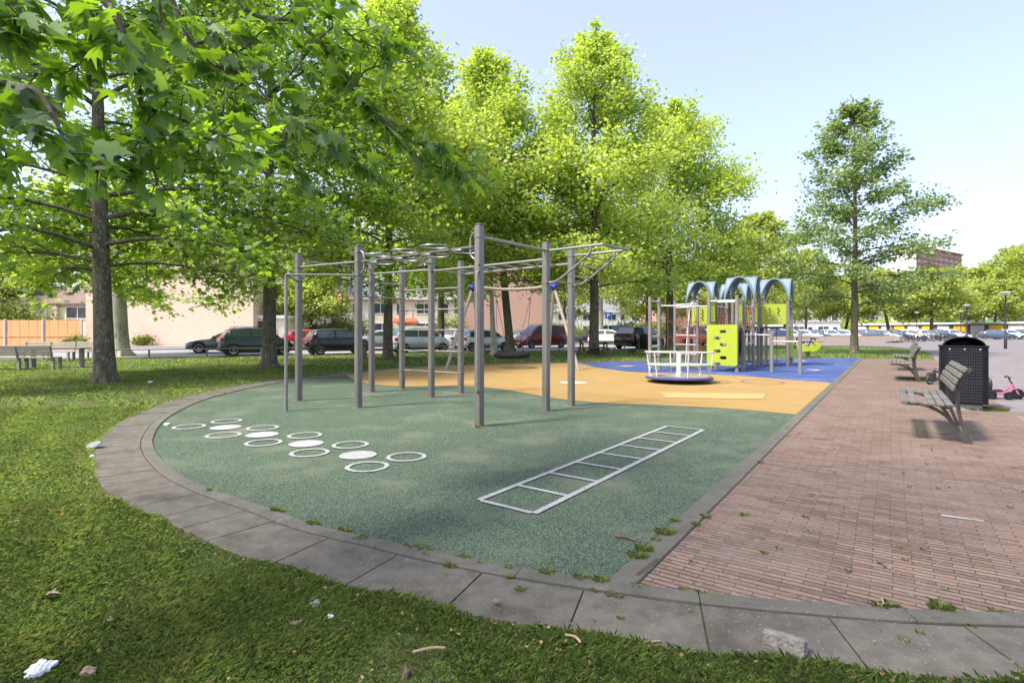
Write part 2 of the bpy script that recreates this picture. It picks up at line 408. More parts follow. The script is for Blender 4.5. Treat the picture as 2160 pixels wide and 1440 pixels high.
# grey plaza on the right and the lane that runs on behind the grass
plaza = [P_(b1 - .01, 1.58), P_(b1 - .01, LB + .9), G(1968, 752), G(1958, 744), G(1929, 736), G(1880, 731), G(1808, 729), G(1700, 728.3), G(1560, 728), G(1560, 726.4), G(1720, 725.8),
         G(1880, 722.5), G(1960, 720), G(2020, 717), G(2060, 713), (85, 84), (150, 95), (150, 30), (40, 2.48)] + [tuple(q) for q in front if 4.1 < q.x < 33]
flat('plaza', plaza, .005, 'plaza_paving')
# road and car parks
rail_line = [Vector(p) for p in ((-44, 21.5), (-21.3, 27.4), (-16.8, 28.9), (-5.7, 33.9), (1.6, 36.6), (8.1, 39.2), (15, 43))]
road = [tuple(p + Vector((-.2, .5))) for p in rail_line] + [(19, 47), (30, 57), (48, 66), (64, 76), (80, 88), (115, 112), (150, 180), (40, 140), (12, 75), (-2, 57), (-21, 46.6), (-38, 45), (-70, 40)]
flat('road', road, .006, 'asphalt')
pav = [(-70, 38), (-38, 42), (-21, 44), (-2, 54), (12, 71)]; pav2 = [(12.3, 74.6), (-2, 56.7), (-21, 46.3), (-38, 44.5), (-70, 39.8)]
mbp = MB(); k = len(pav); mbp.add([(x, y, .006) for x, y in pav] + [(x, y, .12) for x, y in pav] + [(x, y, .12) for x, y in reversed(pav2)], [(i, i+1, k+i+1, k+i) for i in range(k-1)] + [(k+i, k+i+1, 2*k+i+1, 2*k+i) for i in range(k-1)])
mat('pavement', (.26, .24, .225), (.35, .33, .31), 3, .9); struct('pavement', mbp, 'pavement')
# bare earth
def blob(name, c, rx, ry, z, m, n=26, seed=1, rz=0, jag=.18):
    rr = random.Random(seed); ph = [rr.uniform(0, 6.28) for _ in range(4)]; pts = []
    for i in range(n):
        a = 2 * math.pi * i / n; k = 1 + jag * (math.sin(2*a+ph[0]) * .5 + math.sin(3*a+ph[1]) * .4 + math.sin(5*a+ph[2]) * .4)
        x, y = rx * k * math.cos(a), ry * k * math.sin(a); pts.append((c[0] + x*math.cos(rz) - y*math.sin(rz), c[1] + x*math.sin(rz) + y*math.cos(rz)))
    return flat(name, pts, z, m)
blob('bare_soil', G(175, 775), 1.6, .9, .003, 'soil', seed=2)
blob('bare_soil', G(10, 842), .8, .45, .003, 'soil', seed=3)
blob('bare_soil', G(800, 753), 3.6, 1.0, .003, 'soil', seed=4, rz=.3)
blob('bare_soil', G(1345, 757), 3.2, .8, .003, 'soil', seed=5, rz=.1)

# ------------------------------------------------------------------ painted play markings
def ring_marking(c, r, w, z, m, name, n=48):
    mb = MB(); V = []; rr = random.Random(c[0])
    for i in range(n):
        a = 2*math.pi*i/n; q = rr.uniform(-.006, .006)
        V += [(c[0]+(r+q)*math.cos(a), c[1]+(r+q)*math.sin(a), z), (c[0]+(r-w+q)*math.cos(a), c[1]+(r-w+q)*math.sin(a), z)]
    mb.add(V, [(2*i, 2*((i+1) % n), 2*((i+1) % n)+1, 2*i+1) for i in range(n)]); return struct(name, mb, m)
def disc_marking(c, r, z, m, name, n=40):
    rr = random.Random(c[0])
    return flat(name, [(c[0]+(r+rr.uniform(-.006,.006))*math.cos(2*math.pi*i/n), c[1]+(r+rr.uniform(-.006,.006))*math.sin(2*math.pi*i/n)) for i in range(n)], z, m)
RC = .225
for p in ((478,890),(399,902),(471,920),(554,904.5),(556,936),(643,920.5),(653,957.5),(739,940.5),(775,987),(857,966)):
    ring_marking(G(*p), RC, .048, .020, 'paint_white', 'ring_marking')
for p in ((476,903.5),(553,919),(646,938),(755,962.5)): disc_marking(G(*p), RC * .93, .020, 'paint_white', 'spot_marking')
# jumping ladder
p0, p1, p2, p3 = [Vector(G(*q)) for q in ((1010,1058),(1127,1087),(1484,908.5),(1407,900.5))]
mb = MB()
def bar(a, b, w, z=.020):
    d = (b - a).normalized(); n = Vector((-d.y, d.x)) * w / 2
    mb.add([(*(a+n), z), (*(a-n), z), (*(b-n), z), (*(b+n), z)], [(0, 1, 2, 3)])
bar(p0, p3, .055); bar(p1, p2, .055)
for i in range(9):
    t = i / 8
    a, b = p0.lerp(p3, t), p1.lerp(p2, t); e = (b - a).normalized() * .028
    bar(a + e, b - e, .05)
struct('ladder_marking', mb, 'paint_white')
ring_marking(G(975,796.5), .52, .05, .024, 'paint_orange', 'ring_marking'); disc_marking(G(1209,808.5), .37, .024, 'paint_grey', 'spot_marking')
ring_marking(G(1608,806.5), .56, .05, .024, 'paint_purple', 'ring_marking')
flat('hopscotch_marking', [G(*p) for p in ((1393,829),(1615,832),(1608,843),(1405,841))], .022, 'paint_cream')
for p, m_, r_ in (((1322,773),'paint_orange',.45), ((1690,761.5),'paint_grey',.4), ((1718,781),'paint_pink',.35), ((1765,770),'paint_grey',.15), ((1580,768),'paint_grey',.2)):
    c = G(*p); flat('star_marking', [(c[0]+r_*(1 if i % 2 else .45)*math.cos(i*math.pi/5), c[1]+r_*(1 if i % 2 else .45)*math.sin(i*math.pi/5)) for i in range(10)], .024, m_)
# chalk lines on the bricks
for a, b in (((1986,1089),(2075,1101)), ((1831,796),(1858,797)), ((1905,795),(1925,797))):
    mb = MB(); A_, B_ = Vector(G(*a)), Vector(G(*b)); d = (B_-A_).normalized(); w = Vector((-d.y, d.x)) * .025
    mb.add([(*(A_+w), .012), (*(A_-w), .012), (*(B_-w*.6), .012), (*(B_+w*.6), .012)], [(0,1,2,3)]); struct('chalk_line_marking', mb, 'paint_white')

# grass-topped bank of brown bricks in front of the car park
bk = [Vector(G(1400, 729.5)), Vector(G(1560, 726.6)), Vector(G(1720, 725.6)), Vector(G(1880, 722.3)), Vector(G(1962, 719.5))]
bk = resample(bk, 2.0); up = offset(bk, 2.2); up2 = offset(bk, 4.2)
mb = MB(); V = []; k = len(bk)
hh = [.70 * min(1, i / 3 + .2, (k - 1 - i) / 3 + .25) for i in range(k)]
for i in range(k): V += [(bk[i].x, bk[i].y, .0), (up[i].x, up[i].y, hh[i])]
mb.add(V, [(2*i, 2*i+2, 2*i+3, 2*i+1) for i in range(k-1)]); struct('bank', mb, 'bank')
mb = MB(); V = []
for i in range(k): V += [(up[i].x, up[i].y, hh[i]), (up2[i].x, up2[i].y, hh[i] + .05), (up2[i].x + .3, up2[i].y + .8, 0)]
mb.add(V, [(3*i, 3*i+3, 3*i+4, 3*i+1) for i in range(k-1)] + [(3*i+1, 3*i+4, 3*i+5, 3*i+2) for i in range(k-1)]); struct('bank_grass', mb, 'lawn')
# ------------------------------------------------------------------ play equipment materials
mat('steel', (.155, .145, .13), (.215, .20, .18), 7, .42, .55, stretch=(1, 1, .15))
mat('steel_pipe', (.20, .19, .175), (.27, .26, .24), 9, .42, .45)
mat('white_pipe', (.46, .47, .46), (.55, .55, .54), 6, .35)
mat('black_plastic', (.014, .014, .015), (.025, .025, .026), 20, .5)
mat('blue_plastic', (.012, .028, .19), None, rough=.35)
mat('red_plastic', (.38, .03, .02), None, rough=.4)
mat('rope_red', (.20, .035, .025), (.28, .06, .04), 60, .85)
mat('rope_dark', (.05, .045, .045), (.09, .08, .075), 60, .85)
mat('lime_panel', (.29, .36, .022), (.335, .41, .03), 3, .38, speck=(.22, .33, .03), speck_scale=18, speck_at=.66)
mat('lime_edge', (.62, .68, .40), None, rough=.5)
mat('roof_blue', (.125, .180, .220), (.165, .230, .270), 3, .65)
mat('tower_post', (.17, .155, .135), (.225, .21, .185), 6, .5, .25, stretch=(1, 1, .2))
mat('deck_brown', (.05, .035, .03), (.08, .06, .05), 14, .7)
mat('rubber_black', (.010, .010, .011), (.022, .022, .022), 30, .75, bump=.3, bscale=80, spec=.15)
mat('pale_pole', (.26, .22, .17), (.33, .285, .22), 5, .55, stretch=(1, 1, .1))
mat('seat_green', (.45, .58, .30), None, rough=.5)
mat('mgr_purple', (.05, .05, .17), (.08, .08, .22), 8, .45)
mat('mgr_deck', (.33, .34, .34), (.42, .43, .43), 10, .5, .4)

# ------------------------------------------------------------------ calisthenics frame (one thing of posts and pipes)
O = Vector((-1.5, 10.8, 0))
cal = thing('calisthenics_frame', 'grey steel climbing frame of square posts, overhead bars and ladders on green rubber', 'climbing frame', O)
POST = {'b': (630, 846.5, 2.98), 'c': (756, 861, 2.98), 'd': (784, 827.5, 2.98), 'e': (848, 820.5, 2.98), 'f': (910, 839, 2.98), 'g': (972, 830.5, 2.98), 'h': (1011, 900.5, 3.0), 'i': (1152, 868, 2.98), 'j': (1205, 857, 2.98)}
PP = {k: Vector((*G(v[0], v[1]), 0)) for k, v in POST.items()}
PT = 1.0
ang = math.atan2((PP['c'] - PP['h']).y, (PP['c'] - PP['h']).x)
for k, v in POST.items():
    p = PP[k] - O; H = v[2]
    mb = MB().rbox((p.x, p.y, H/2 - .05), (.112, .112, H + .1), .012, ang)
    po = mb.build('post', 'steel', cal)
    rf_ = random.Random(ord(k)); MB().add([(p.x + (.10 + .05*rf_.random())*math.cos(a*.5236), p.y + (.10 + .05*rf_.random())*math.sin(a*.5236), .0135) for a in range(12)], [tuple(range(12))]).build('soil_patch', 'worn', po, 0)  # thin ragged patch of tan soil round the foot of the post
    MB().rbox((p.x, p.y, H + .010), (.106, .106, .022), .01, ang).build('post_cap', 'steel', po)
    if k in 'dbh':
        for z in ((2.56, 2.47, 2.2, 2.11) if k == 'd' else (2.40, 2.30)):
            n = (Vector((0, 0, 0)) - (p + O)); n.z = 0; n.normalize()
            MB().cyl(p + Vector((0, 0, z)) + n * .04, p + Vector((0, 0, z)) + n * .082, .016, n=10).build('bolt', 'black_plastic', po)
def W(k, z): q = PP[k].copy(); q.z = z; return q - O
def pipe(pts, r=.02, name='bar', m='steel_pipe', n=10): return MB().tube(pts, r, n).build(name, m, cal)
# thin round post of the low pull-up corner
a_ = Vector((*G(603.5, 868), 0)) - O
pipe([a_, a_ + Vector((0, 0, 2.40)), ], .030, 'round_post', 'steel_pipe', 14)
pipe([a_ + Vector((0, 0, 2.42)), W('c', 2.45)], .022); pipe([a_ + Vector((0, 0, 2.405)), W('b', 2.42)], .02)
pipe([W('b', 2.71), W('c', 2.70)], .02); pipe([W('b', 2.84), W('d', 2.84)], .02)
pipe([W('c', 2.87), W('f', 2.86)], .02); pipe([W('d', 2.73), W('f', 2.72)], .022)
pipe([W('h', 2.83), W('i', 2.85)], .024)
for z in (2.54, 2.20): pipe([W('e', z), W('e', z).lerp(W('d', z), 1.55)], .018)
for z in (.47, .95, 1.44, 1.92, 2.40): pipe([W('e', z), W('g', z)], .018, 'rung')
# horizontal monkey bars
for q, r_ in (('i', 'f'), ('j', 'g')): pipe([W(q, 2.69), W(r_, 2.69)], .024)
for t in np.linspace(.1, .93, 7): pipe([W('i', 2.69).lerp(W('f', 2.69), t), W('j', 2.69).lerp(W('g', 2.69), min(1, t + .02))], .016, 'rung')
# sloping ladder hung out beyond the two right posts
od = (PP['i'] - PP['f']).normalized(); L1, L2 = 1.17, 1.22
def out(k, t, z): return W(k, z) + od * t
pipe([W('i', 2.84), out('i', L1 - .02, 2.84), out('i', L1, 2.83).lerp(out('j', L2, 2.83), .04), out('j', L2, 2.83).lerp(out('i', L1, 2.83), .04), out('j', L2 - .02, 2.84), W('j', 2.84)], .022)
for k in 'ij':
    pipe(smoothline([W(k, 2.28), out(k, .14, 2.28), out(k, .26, 2.31), out(k, .55, 2.48), out(k, .82, 2.655), out(k, .91, 2.73), out(k, .92, 2.84)], 4), .022)
for t, z in ((.18, 2.29), (.40, 2.39), (.65, 2.54), (.84, 2.67)): pipe([out('i', t, z), out('j', t, z)], .016, 'rung')
# overlapping flat loops on a beam between the two front-left posts
h0, c0 = W('h', 2.70), W('c', 2.68); dv = (c0 - h0).normalized(); nv = Vector((-dv.y, dv.x, 0))
Ld = (c0 - h0).length
mbm = MB(); mid = (h0 + c0) / 2
bq = Matrix.Rotation(math.atan2(dv.y, dv.x), 3, 'Z')
mbm.rbox(mid, (Ld - .26, .07, .035), .008, rot=bq); mbm.build('beam', 'steel', cal)
for i in range(7):
    t = .24 + (Ld - .55) * (i + .5) / 7 + .02
    c_ = h0 + dv * t + nv * (.17 if i % 2 else -.17) + Vector((0, 0, .045 if i % 2 else -.03))
    MB().torus(c_, .20, .014, 36, 8, sx=1.1).build('loop_grip', 'steel_pipe', cal)
for q, sgn in ((h0, 1), (c0, -1)):
    pts = [q + Vector((0, 0, .20)), q + dv * sgn * .10 + Vector((0, 0, .20)), q + dv * sgn * .17 + Vector((0, 0, .13)), q + dv * sgn * .18, q + dv * sgn * .17 - Vector((0, 0, .12)), q + dv * sgn * .10 - Vector((0, 0, .19)), q - Vector((0, 0, .19))]
    MB().tube(smoothline(pts, 4), .018, 10).build('hanger', 'steel_pipe', cal)
# upright grip on the front post
n_ = -PP['h'].normalized(); n_.z = 0; sd = Vector((n_.y * -1, n_.x, 0)) * .03
pts = [W('h', 2.26) + n_ * .05, W('h', 2.27) + n_ * .12, W('h', 2.22) + n_ * .145, W('h', 1.4) + n_ * .15, W('h', .60) + n_ * .145, W('h', .55) + n_ * .12, W('h', .55) + n_ * .05]
MB().tube([p - sd for p in smoothline(pts, 4)], .019, 10).build('grip_bar', 'steel_pipe', cal)
# sleeves where pipes meet the posts
for k, zs in (('b', (2.71, 2.84, 2.42)), ('c', (2.45, 2.70, 2.87)), ('d', (2.73, 2.54, 2.2)), ('e', (.47, .95, 1.44, 1.92, 2.40)), ('f', (2.72, 2.69, 2.86)), ('g', (.47, .95, 1.44, 1.92, 2.40)), ('h', (2.83,)), ('i', (2.85, 2.28)), ('j', (2.84, 2.28))):
    for z in zs: MB().rbox(W(k, z), (.124, .124, .05), .01, ang).build('bracket', 'steel', cal)
# red gymnastic rings on straps
for px, lab in ((715, 'red gymnastic ring hanging left from the strap on the rear bar'), (740, 'red gymnastic ring half hidden behind a square post of the frame')):
    t_ = (px - CX) / F; A_, B_ = PP['b'], PP['d']; e = B_ - A_
    s_ = (t_ * A_.y - A_.x) / (e.x - t_ * e.y); c = A_ + e * s_
    r = thing('gymnastic_ring', lab, 'gymnastic ring', (c.x, c.y, 2.17), math.atan2(e.y, e.x), 'red rings on the climbing frame')
    MB().torus((0, 0, 0), .085, .011, 28, 8, rot=Matrix.Rotation(R(90), 3, 'X')).build('ring_grip', 'red_plastic', r)
    MB().box((0, 0, .40), (.025, .004, .58)).build('strap', 'rope_dark', r)
    MB().rbox((0, 0, .67), (.06, .06, .055), .012).build('clamp', 'black_plastic', r)

# ------------------------------------------------------------------ nest swing
SW = Vector((0, 20.3, 0)); jl, jr = Vector((-1.47, 20.4, 3.06)), Vector((1.56, 20.3, 3.09))
sw = thing('swing_frame', 'swing frame with pale sloping legs and blue joints on yellow rubber', 'swing frame', SW)
for j_, feet in ((jl, ((-2.38, 19.6), (-1.10, 21.4))), (jr, ((2.37, 19.25), (1.37, 21.2)))):
    jb = MB().tube([j_ - SW - Vector((.14, 0, .02)), j_ - SW, j_ - SW + Vector((.14, 0, -.02))], [.075, .105, .075], 10); jb.ball(j_ - SW - Vector((0, 0, .07)), (.11, .17, .13)); jb.build('joint', 'blue_plastic', sw)
    for f in feet:
        q = Vector((f[0], f[1], -.03)); MB().tube([j_ - SW - Vector((0, 0, .05)), (j_ + q) / 2 - SW, q - SW], .062, 12).build('leg', 'pale_pole', sw)
MB().tube([jl.lerp(jr, t) - SW - Vector((0, 0, .13 * math.sin(math.pi * t))) for t in np.linspace(0, 1, 14)], .06, 12).build('crossbar', 'pale_pole', sw)
SZ = .50
ns = thing('nest_swing', 'round black nest swing seat hanging from dark ropes', 'swing seat', (.0, 20.3, SZ))
MB().torus((0, 0, 0), .56, .105, 40, 12).build('tyre_rim', 'rubber_black', ns)
nm = MB()
for i in range(-4, 5):
    y = i * .11; w_ = math.sqrt(max(.3 - y*y, .01)); nm.tube([(-w_, y, .02), (0, y, -.06), (w_, y, .02)], .012, 5); nm.tube([(y, -w_, .02), (y, 0, -.06), (y, w_, .02)], .012, 5)
nm.build('seat_net', 'rope_dark', ns)
for x0, y0, tx in ((-.52, -.25, -.67), (-.15, .52, -.67), (.52, -.25, .78), (.15, -.52, .78)):
    MB().tube([(x0, y0, .06), (tx * .9, .03, 2.2), (tx, .03, 2.46)], .011, 6).build('rope', 'rope_dark', ns)

# ------------------------------------------------------------------ merry-go-round
mx, my = G(1432, 806.5)
mg = thing('merry_go_round', 'small white merry-go-round with tilted purple platform and pale green seat ring', 'merry-go-round', (mx, my, 0)); mg.rotation_euler = (R(-1.5), R(1.2), .3)
MB().lathe([(.3, .07), (.86, .09), (.90, .115), (.90, .15), (.87, .165)], 48).build('platform', 'mgr_purple', mg)
dk = MB().lathe([(.05, .166), (.86, .170)], 48)
for k in range(24):
    a = 2 * math.pi * k / 24; dk.box((.55*math.cos(a), .55*math.sin(a), .1725), (.6, .012, .008), a)
dk.build('deck', 'mgr_deck', mg)
MB().lathe([(.11, -.02), (.11, .07)], 16).build('pivot', 'black_plastic', mg)
MB().lathe([(.085, .17), (.085, .28), (.065, .29), (.065, .79), (.05, .82)], 16).build('centre_post', 'white_pipe', mg)
MB().torus((0, 0, .83), .90, .021, 48, 8).build('hand_rail', 'white_pipe', mg)
MB().lathe([(.62, .48), (.84, .48), (.84, .515), (.62, .515), (.62, .48)], 48, caps=False).build('seat_ring', 'seat_green', mg)
for k in range(6):
    a = 2 * math.pi * k / 6 + .2; c, s = math.cos(a), math.sin(a)
    u = MB().tube([(.80*c, .80*s, .16), (.90*c, .90*s, .83)], .017, 8).build('upright', 'white_pipe', mg)
    MB().prism([(.70, .478), (.83, .478), (.81, .30)], .012, lambda u_, v_, w_, c=c, s=s: (u_*c - w_*s, u_*s + w_*c, v_)).build('seat_bracket', 'white_pipe', u)

# ------------------------------------------------------------------ play tower, in its own grid: x across, y away
TB0, TA0 = -4.27, 21.0
tc = AB(TB0, TA0)
tw = thing('play_tower', 'large play tower with blue arched roofs, lime green panels and rope nets', 'play tower', (*tc, 0), ROT_AB)
def T(b, a, z=0): return Vector((b - TB0, a - TA0, z))
U = .95
towers = {'R1': (-7.1, 23.4), 'R2': (-5.22, 22.1), 'R3': (-6.15, 25.1), 'R4': (-4.27, 23.72)}
done = []
def post(b, a, h=2.58, r=.052):
    if any(abs(b-x) < .12 and abs(a-y) < .12 for x, y in done): return
    done.append((b, a)); p = T(b, a)
    q = MB().rbox((p.x, p.y, h/2 - .04), (2*r, 2*r, h + .08), .014).build('post', 'tower_post', tw)
    MB().rbox((p.x, p.y, h + .008), (2*r + .008, 2*r + .008, .02), .008).build('post_cap', 'tower_post', q)
def roof(b, a):
    """cross vault on four slim feet"""
    n = 20; w = U / 2 + .06; Hh = .86; c = T(b + U/2, a + U/2, 2.60); V = []
    def pf(u): return 1 - abs(u) ** 2.3
    for i in range(n+1):
        for j in range(n+1):
            u, v = -1 + 2*i/n, -1 + 2*j/n; z = max(pf(u), pf(v))
            fl = 1 + .04 * (1 - z); V.append((c.x + u*w*fl, c.y + v*w*fl, c.z + Hh*z))
    me = MB().add(V, [(i*(n+1)+j, (i+1)*(n+1)+j, (i+1)*(n+1)+j+1, i*(n+1)+j+1) for i in range(n) for j in range(n)])
    o = me.build('arched_roof', 'roof_blue', tw, 50)
    md = o.modifiers.new('thick', 'SOLIDIFY'); md.thickness = .05; md.offset = 0
    rim = MB()
    for s in (-1, 1):
        for ax in (0, 1):
            pts = []
            for i in range(n+1):
                u = -1 + 2*i/n; fl = 1 + .04*(1 - pf(u)); q = (u*w*fl, s*w*1.0) if ax == 0 else (s*w*1.0, u*w*fl)
                pts.append((c.x + q[0], c.y + q[1], c.z + Hh*pf(u)))
            rim.tube(pts, .032, 6)
    rim.build('roof_rim', 'roof_blue', o)
for k, (b, a) in towers.items():
    for db in (0, U):
        for da in (0, U): post(b + db, a + da)
    roof(b, a)
    p = T(b + U/2, a + U/2, 1.53); MB().rbox((p.x, p.y, p.z), (U - .02, U - .02, .09), .01).build('deck', 'deck_brown', tw)
for b, a in ((-5.2, 19.5), (-4.27, 19.45), (-4.27, 20.42), (-5.2, 20.42)): post(b, a, 2.6)
p = T(-4.735, 19.96, 1.50); MB().rbox((p.x, p.y, p.z), (.9, .9, .08), .01).build('deck', 'deck_brown', tw)
for b, a in ((-6.8, 18.1), (-6.78, 18.95), (-6.9, 21.05), (-5.95, 20.75)): post(b, a, 2.56)
for b, a, h in ((-3.3, 20.1, 1.40), (-2.4, 19.7, 1.40)): post(b, a, h)
def tpipe(p, q, r=.022, name='tube', m='white_pipe'): return MB().tube([p, q], r, 8).build(name, m, tw)
# panels: outline with slots cut out as a ring of strips
def panel(b0, a0, b1, a1, z0, z1, holes=(), t=.022, name='panel', r=.05):
    """upright board between two grid points; holes are (u, v, half width, half height) stadiums"""
    A_, B_ = T(b0, a0), T(b1, a1); d = (B_ - A_); Lp = d.length; d.normalize(); nn = Vector((d.y, -d.x, 0))
    import bmesh
    bm = bmesh.new()
    def ringpts(cx, cy, hw, hh, rr, n=6):
        out = []
        for sx, sy, a0_ in ((1, 1, 0), (-1, 1, 90), (-1, -1, 180), (1, -1, 270)):
            for i in range(n+1):
                a = R(a0_ + 90 * i / n); out.append((cx + sx*(hw-rr) + rr*math.cos(a), cy + sy*(hh-rr) + rr*math.sin(a)))
        return out
    loops = [ringpts(Lp/2, (z0+z1)/2, Lp/2 - .01, (z1-z0)/2, r)] + [ringpts(h[0], h[1], h[2], h[3], min(h[2], h[3]) * .98) for h in holes]
    edges = []
    for lp in loops:
        vs = [bm.verts.new(A_ + d*u + Vector((0, 0, v))) for u, v in lp]
        edges += [bm.edges.new((vs[i], vs[(i+1) % len(vs)])) for i in range(len(vs))]
    bmesh.ops.triangle_fill(bm, edges=edges, use_beauty=True)
    ex = bmesh.ops.extrude_face_region(bm, geom=bm.faces[:])
    bmesh.ops.translate(bm, vec=nn * t, verts=[v for v in ex['geom'] if isinstance(v, bmesh.types.BMVert)])
    bmesh.ops.translate(bm, vec=nn * -t/2, verts=bm.verts[:]); bmesh.ops.recalc_face_normals(bm, faces=bm.faces[:])
    me = bpy.data.meshes.new(name); bm.to_mesh(me); bm.free()
    return link(name, me, 'lime_panel', tw, 0)
# the big climbing board in front
W0 = .93
hs = [(W0*.60, 1.48 - .0 - i*.222, .115, .055) if i % 2 == 0 else (W0*.39, 1.48 - i*.222, .115, .055) for i in range(6)]
hs = [(u, v - .10, w, h) for u, v, w, h in hs]
panel(-5.25, 19.40, -4.22, 19.35, .22, 1.62, hs, .03, 'climbing_board', .07)
slots = [(.28 + .13*i, 2.02, .028, .26) for i in range(3)]
panel(-4.27, 19.52, -4.27, 20.36, 1.62, 2.52, [(.24 + .17*i, 2.05, .035, .30) for i in range(3)])
panel(-4.27, 22.16, -4.27, 22.98, 1.62, 2.48, [(.24 + .17*i, 2.05, .035, .30) for i in range(3)])
panel(-5.2, 20.42, -5.2, 19.56, 1.62, 2.52, [(.24 + .17*i, 2.05, .035, .30) for i in range(3)])
def wave(cx):
    return [(cx + .018 * (-1)**i, 1.84 + .085*i, .034, .045) for i in range(6)]
panel(-4.25, 23.66, -3.35, 23.66, 1.66, 2.46, wave(.30) + wave(.62), name='window_panel')
panel(-6.95, 23.36, -6.25, 23.36, 1.66, 2.46, wave(.25) + wave(.47), name='window_panel')
panel(-6.10, 23.42, -6.10, 24.3, 1.66, 2.46)
panel(-5.15, 25.16, -5.15, 26.0, 1.66, 2.46, [(.24 + .17*i, 2.05, .035, .30) for i in range(3)])
panel(-3.25, 23.78, -3.25, 24.62, .35, 1.60, [(.42, .55 + .26*i, .05, .09) for i in range(4)], .035, 'climbing_board')
# white tubes
for z in (2.44,):
    tpipe(T(-5.2, 19.5, z), T(-4.27, 19.45, z)); tpipe(T(-5.2, 20.42, z), T(-4.27, 20.42, z))
tpipe(T(-5.2, 19.5, 2.44), T(-5.2, 20.42, 2.44))
tpipe(T(-6.8, 18.1, 2.44), T(-6.78, 18.95, 2.44)); tpipe(T(-6.78, 18.95, 2.30), T(-5.2, 19.5, 2.26), .026)
tpipe(T(-6.9, 21.05, 2.42), T(-5.95, 20.75, 2.42)); tpipe(T(-6.9, 21.05, 2.3), T(-5.95, 20.75, 2.3))
for z in (.55, .89, 1.22): tpipe(T(-6.8, 18.1, z), T(-6.78, 18.95, z), .02, 'rung')
for z in (.52, .88, 1.23): tpipe(T(-6.9, 21.05, z), T(-5.95, 20.75, z), .02, 'rung')
tpipe(T(-4.27, 20.42, 2.30), T(-4.27, 22.1, 2.28)); tpipe(T(-5.2, 20.42, 2.30), T(-5.22, 22.1, 2.28))
tpipe(T(-4.27, 20.42, 1.27), T(-3.3, 20.1, 1.27)); tpipe(T(-3.3, 20.1, 1.06), T(-2.4, 19.7, 1.06))
tpipe(T(-4.27, 20.42, .95), T(-4.27, 22.1, .95))
for b_, a_, b2_, a2_ in ((-4.27, 22.98, -4.27, 23.72), (-3.32, 23.72, -3.32, 24.67)): tpipe(T(b_, a_, 2.38), T(b2_, a2_, 2.38))
# curved slide pole
hp = [T(-6.6, 22.9, 2.40), T(-6.6, 22.7, 2.56), T(-6.62, 22.5, 2.60), T(-6.64, 22.3, 2.5), T(-6.66, 22.15, 2.2), T(-6.7, 21.95, 1.2), T(-6.72, 21.8, .0)]
MB().tube(smoothline(hp, 5), .024, 8).build('slide_pole', 'white_pipe', tw)
# rope nets
def net(P00, P10, P01, P11, nu, nv, m='rope_red', r=.010, sag=.05, name='rope_net'):
    mb = MB()
    for i in range(nu):
        s = i / (nu-1); a_, b_ = P00.lerp(P10, s), P01.lerp(P11, s); mb.tube([a_.lerp(b_, t) for t in np.linspace(0, 1, 4)], r, 5)
        for j in range(1, nv): q = a_.lerp(b_, j/(nv-1)); mb.ball(q, r * 2.2, 6, 4)
    for j in range(1, nv):
        t = j / (nv-1); a_, b_ = P00.lerp(P01, t), P10.lerp(P11, t); pts = []
        for s in np.linspace(0, 1, (nu-1)*4 + 1):
            q = a_.lerp(b_, s); q.z -= sag * abs(math.sin(math.pi * s * (nu-1))); pts.append(q)
        mb.tube(pts, r, 5)
    return mb.build(name, m, tw)
net(T(-6.5, 19.05, 2.30), T(-5.45, 19.42, 2.27), T(-6.5, 19.05, .12), T(-5.45, 19.42, .12), 4, 5)
net(T(-6.75, 21.0, 2.3), T(-6.1, 20.8, 2.3), T(-6.3, 20.2, .12), T(-5.6, 19.9, .12), 3, 5)
net(T(-4.1, 23.9, 1.5), T(-3.4, 23.9, 1.5), T(-4.1, 23.9, .15), T(-3.4, 23.9, .15), 3, 3, 'rope_dark')
for b_ in (-4.27, -5.2):
    mb = MB()
    for i in range(4):
        y0 = 20.45 + i * .41; mb.tube([T(b_, y0, 2.28), T(b_, y0 + .36, 1.55)], .010, 5); mb.tube([T(b_, y0 + .40, 2.28), T(b_, y0 + .04, 1.55)], .010, 5)
    mb.tube([T(b_, 20.42, 1.62), T(b_, 21.25, 1.55), T(b_, 22.1, 1.62)], .014, 5); mb.build('rope_railing', 'rope_red', tw)
for i in range(9):
    p = T(-4.735, 20.52 + i * .19, 1.50 - .07 * math.sin(math.pi * (i + .5) / 9)); MB().rbox(p, (.84, .15, .035), .008).build('bridge_plank', 'deck_brown', tw)
for b0_, a0_, b1_, a1_ in ((-5.2, 22.6, -6.15, 23.8), (-5.2, 24.3, -5.3, 25.1), (-4.75, 23.05, -4.0, 23.7)):
    A_, B_ = T(b0_, a0_, 1.52), T(b1_, a1_, 1.52); d = B_ - A_
    MB().rbox((A_ + B_) / 2, (d.length, .7, .05), .01, math.atan2(d.y, d.x)).build('walkway', 'deck_brown', tw)
# dark slide at the back
sl = MB(); c0_, c1_ = T(-4.75, 22.1, 1.45), T(-4.75, 20.9, .28)
for s in (-.27, .27): sl.prism([(0, 1.45), (0, 1.70), (-1.35, .55), (-1.75, .5), (-1.75, .28), (-1.35, .28)], .03, lambda u, v, w, s=s: (T(-4.75 + s + w, 22.1).x, T(0, 22.1 + u).y, v))
sl.prism([(0, 1.5), (-1.35, .34), (-1.75, .32), (-1.75, .29), (-1.35, .30), (0, 1.46)], .54, lambda u, v, w: (T(-5.02 + w, 22.1).x, T(0, 22.1 + u).y, v))
sl.build('slide', 'black_plastic', tw)

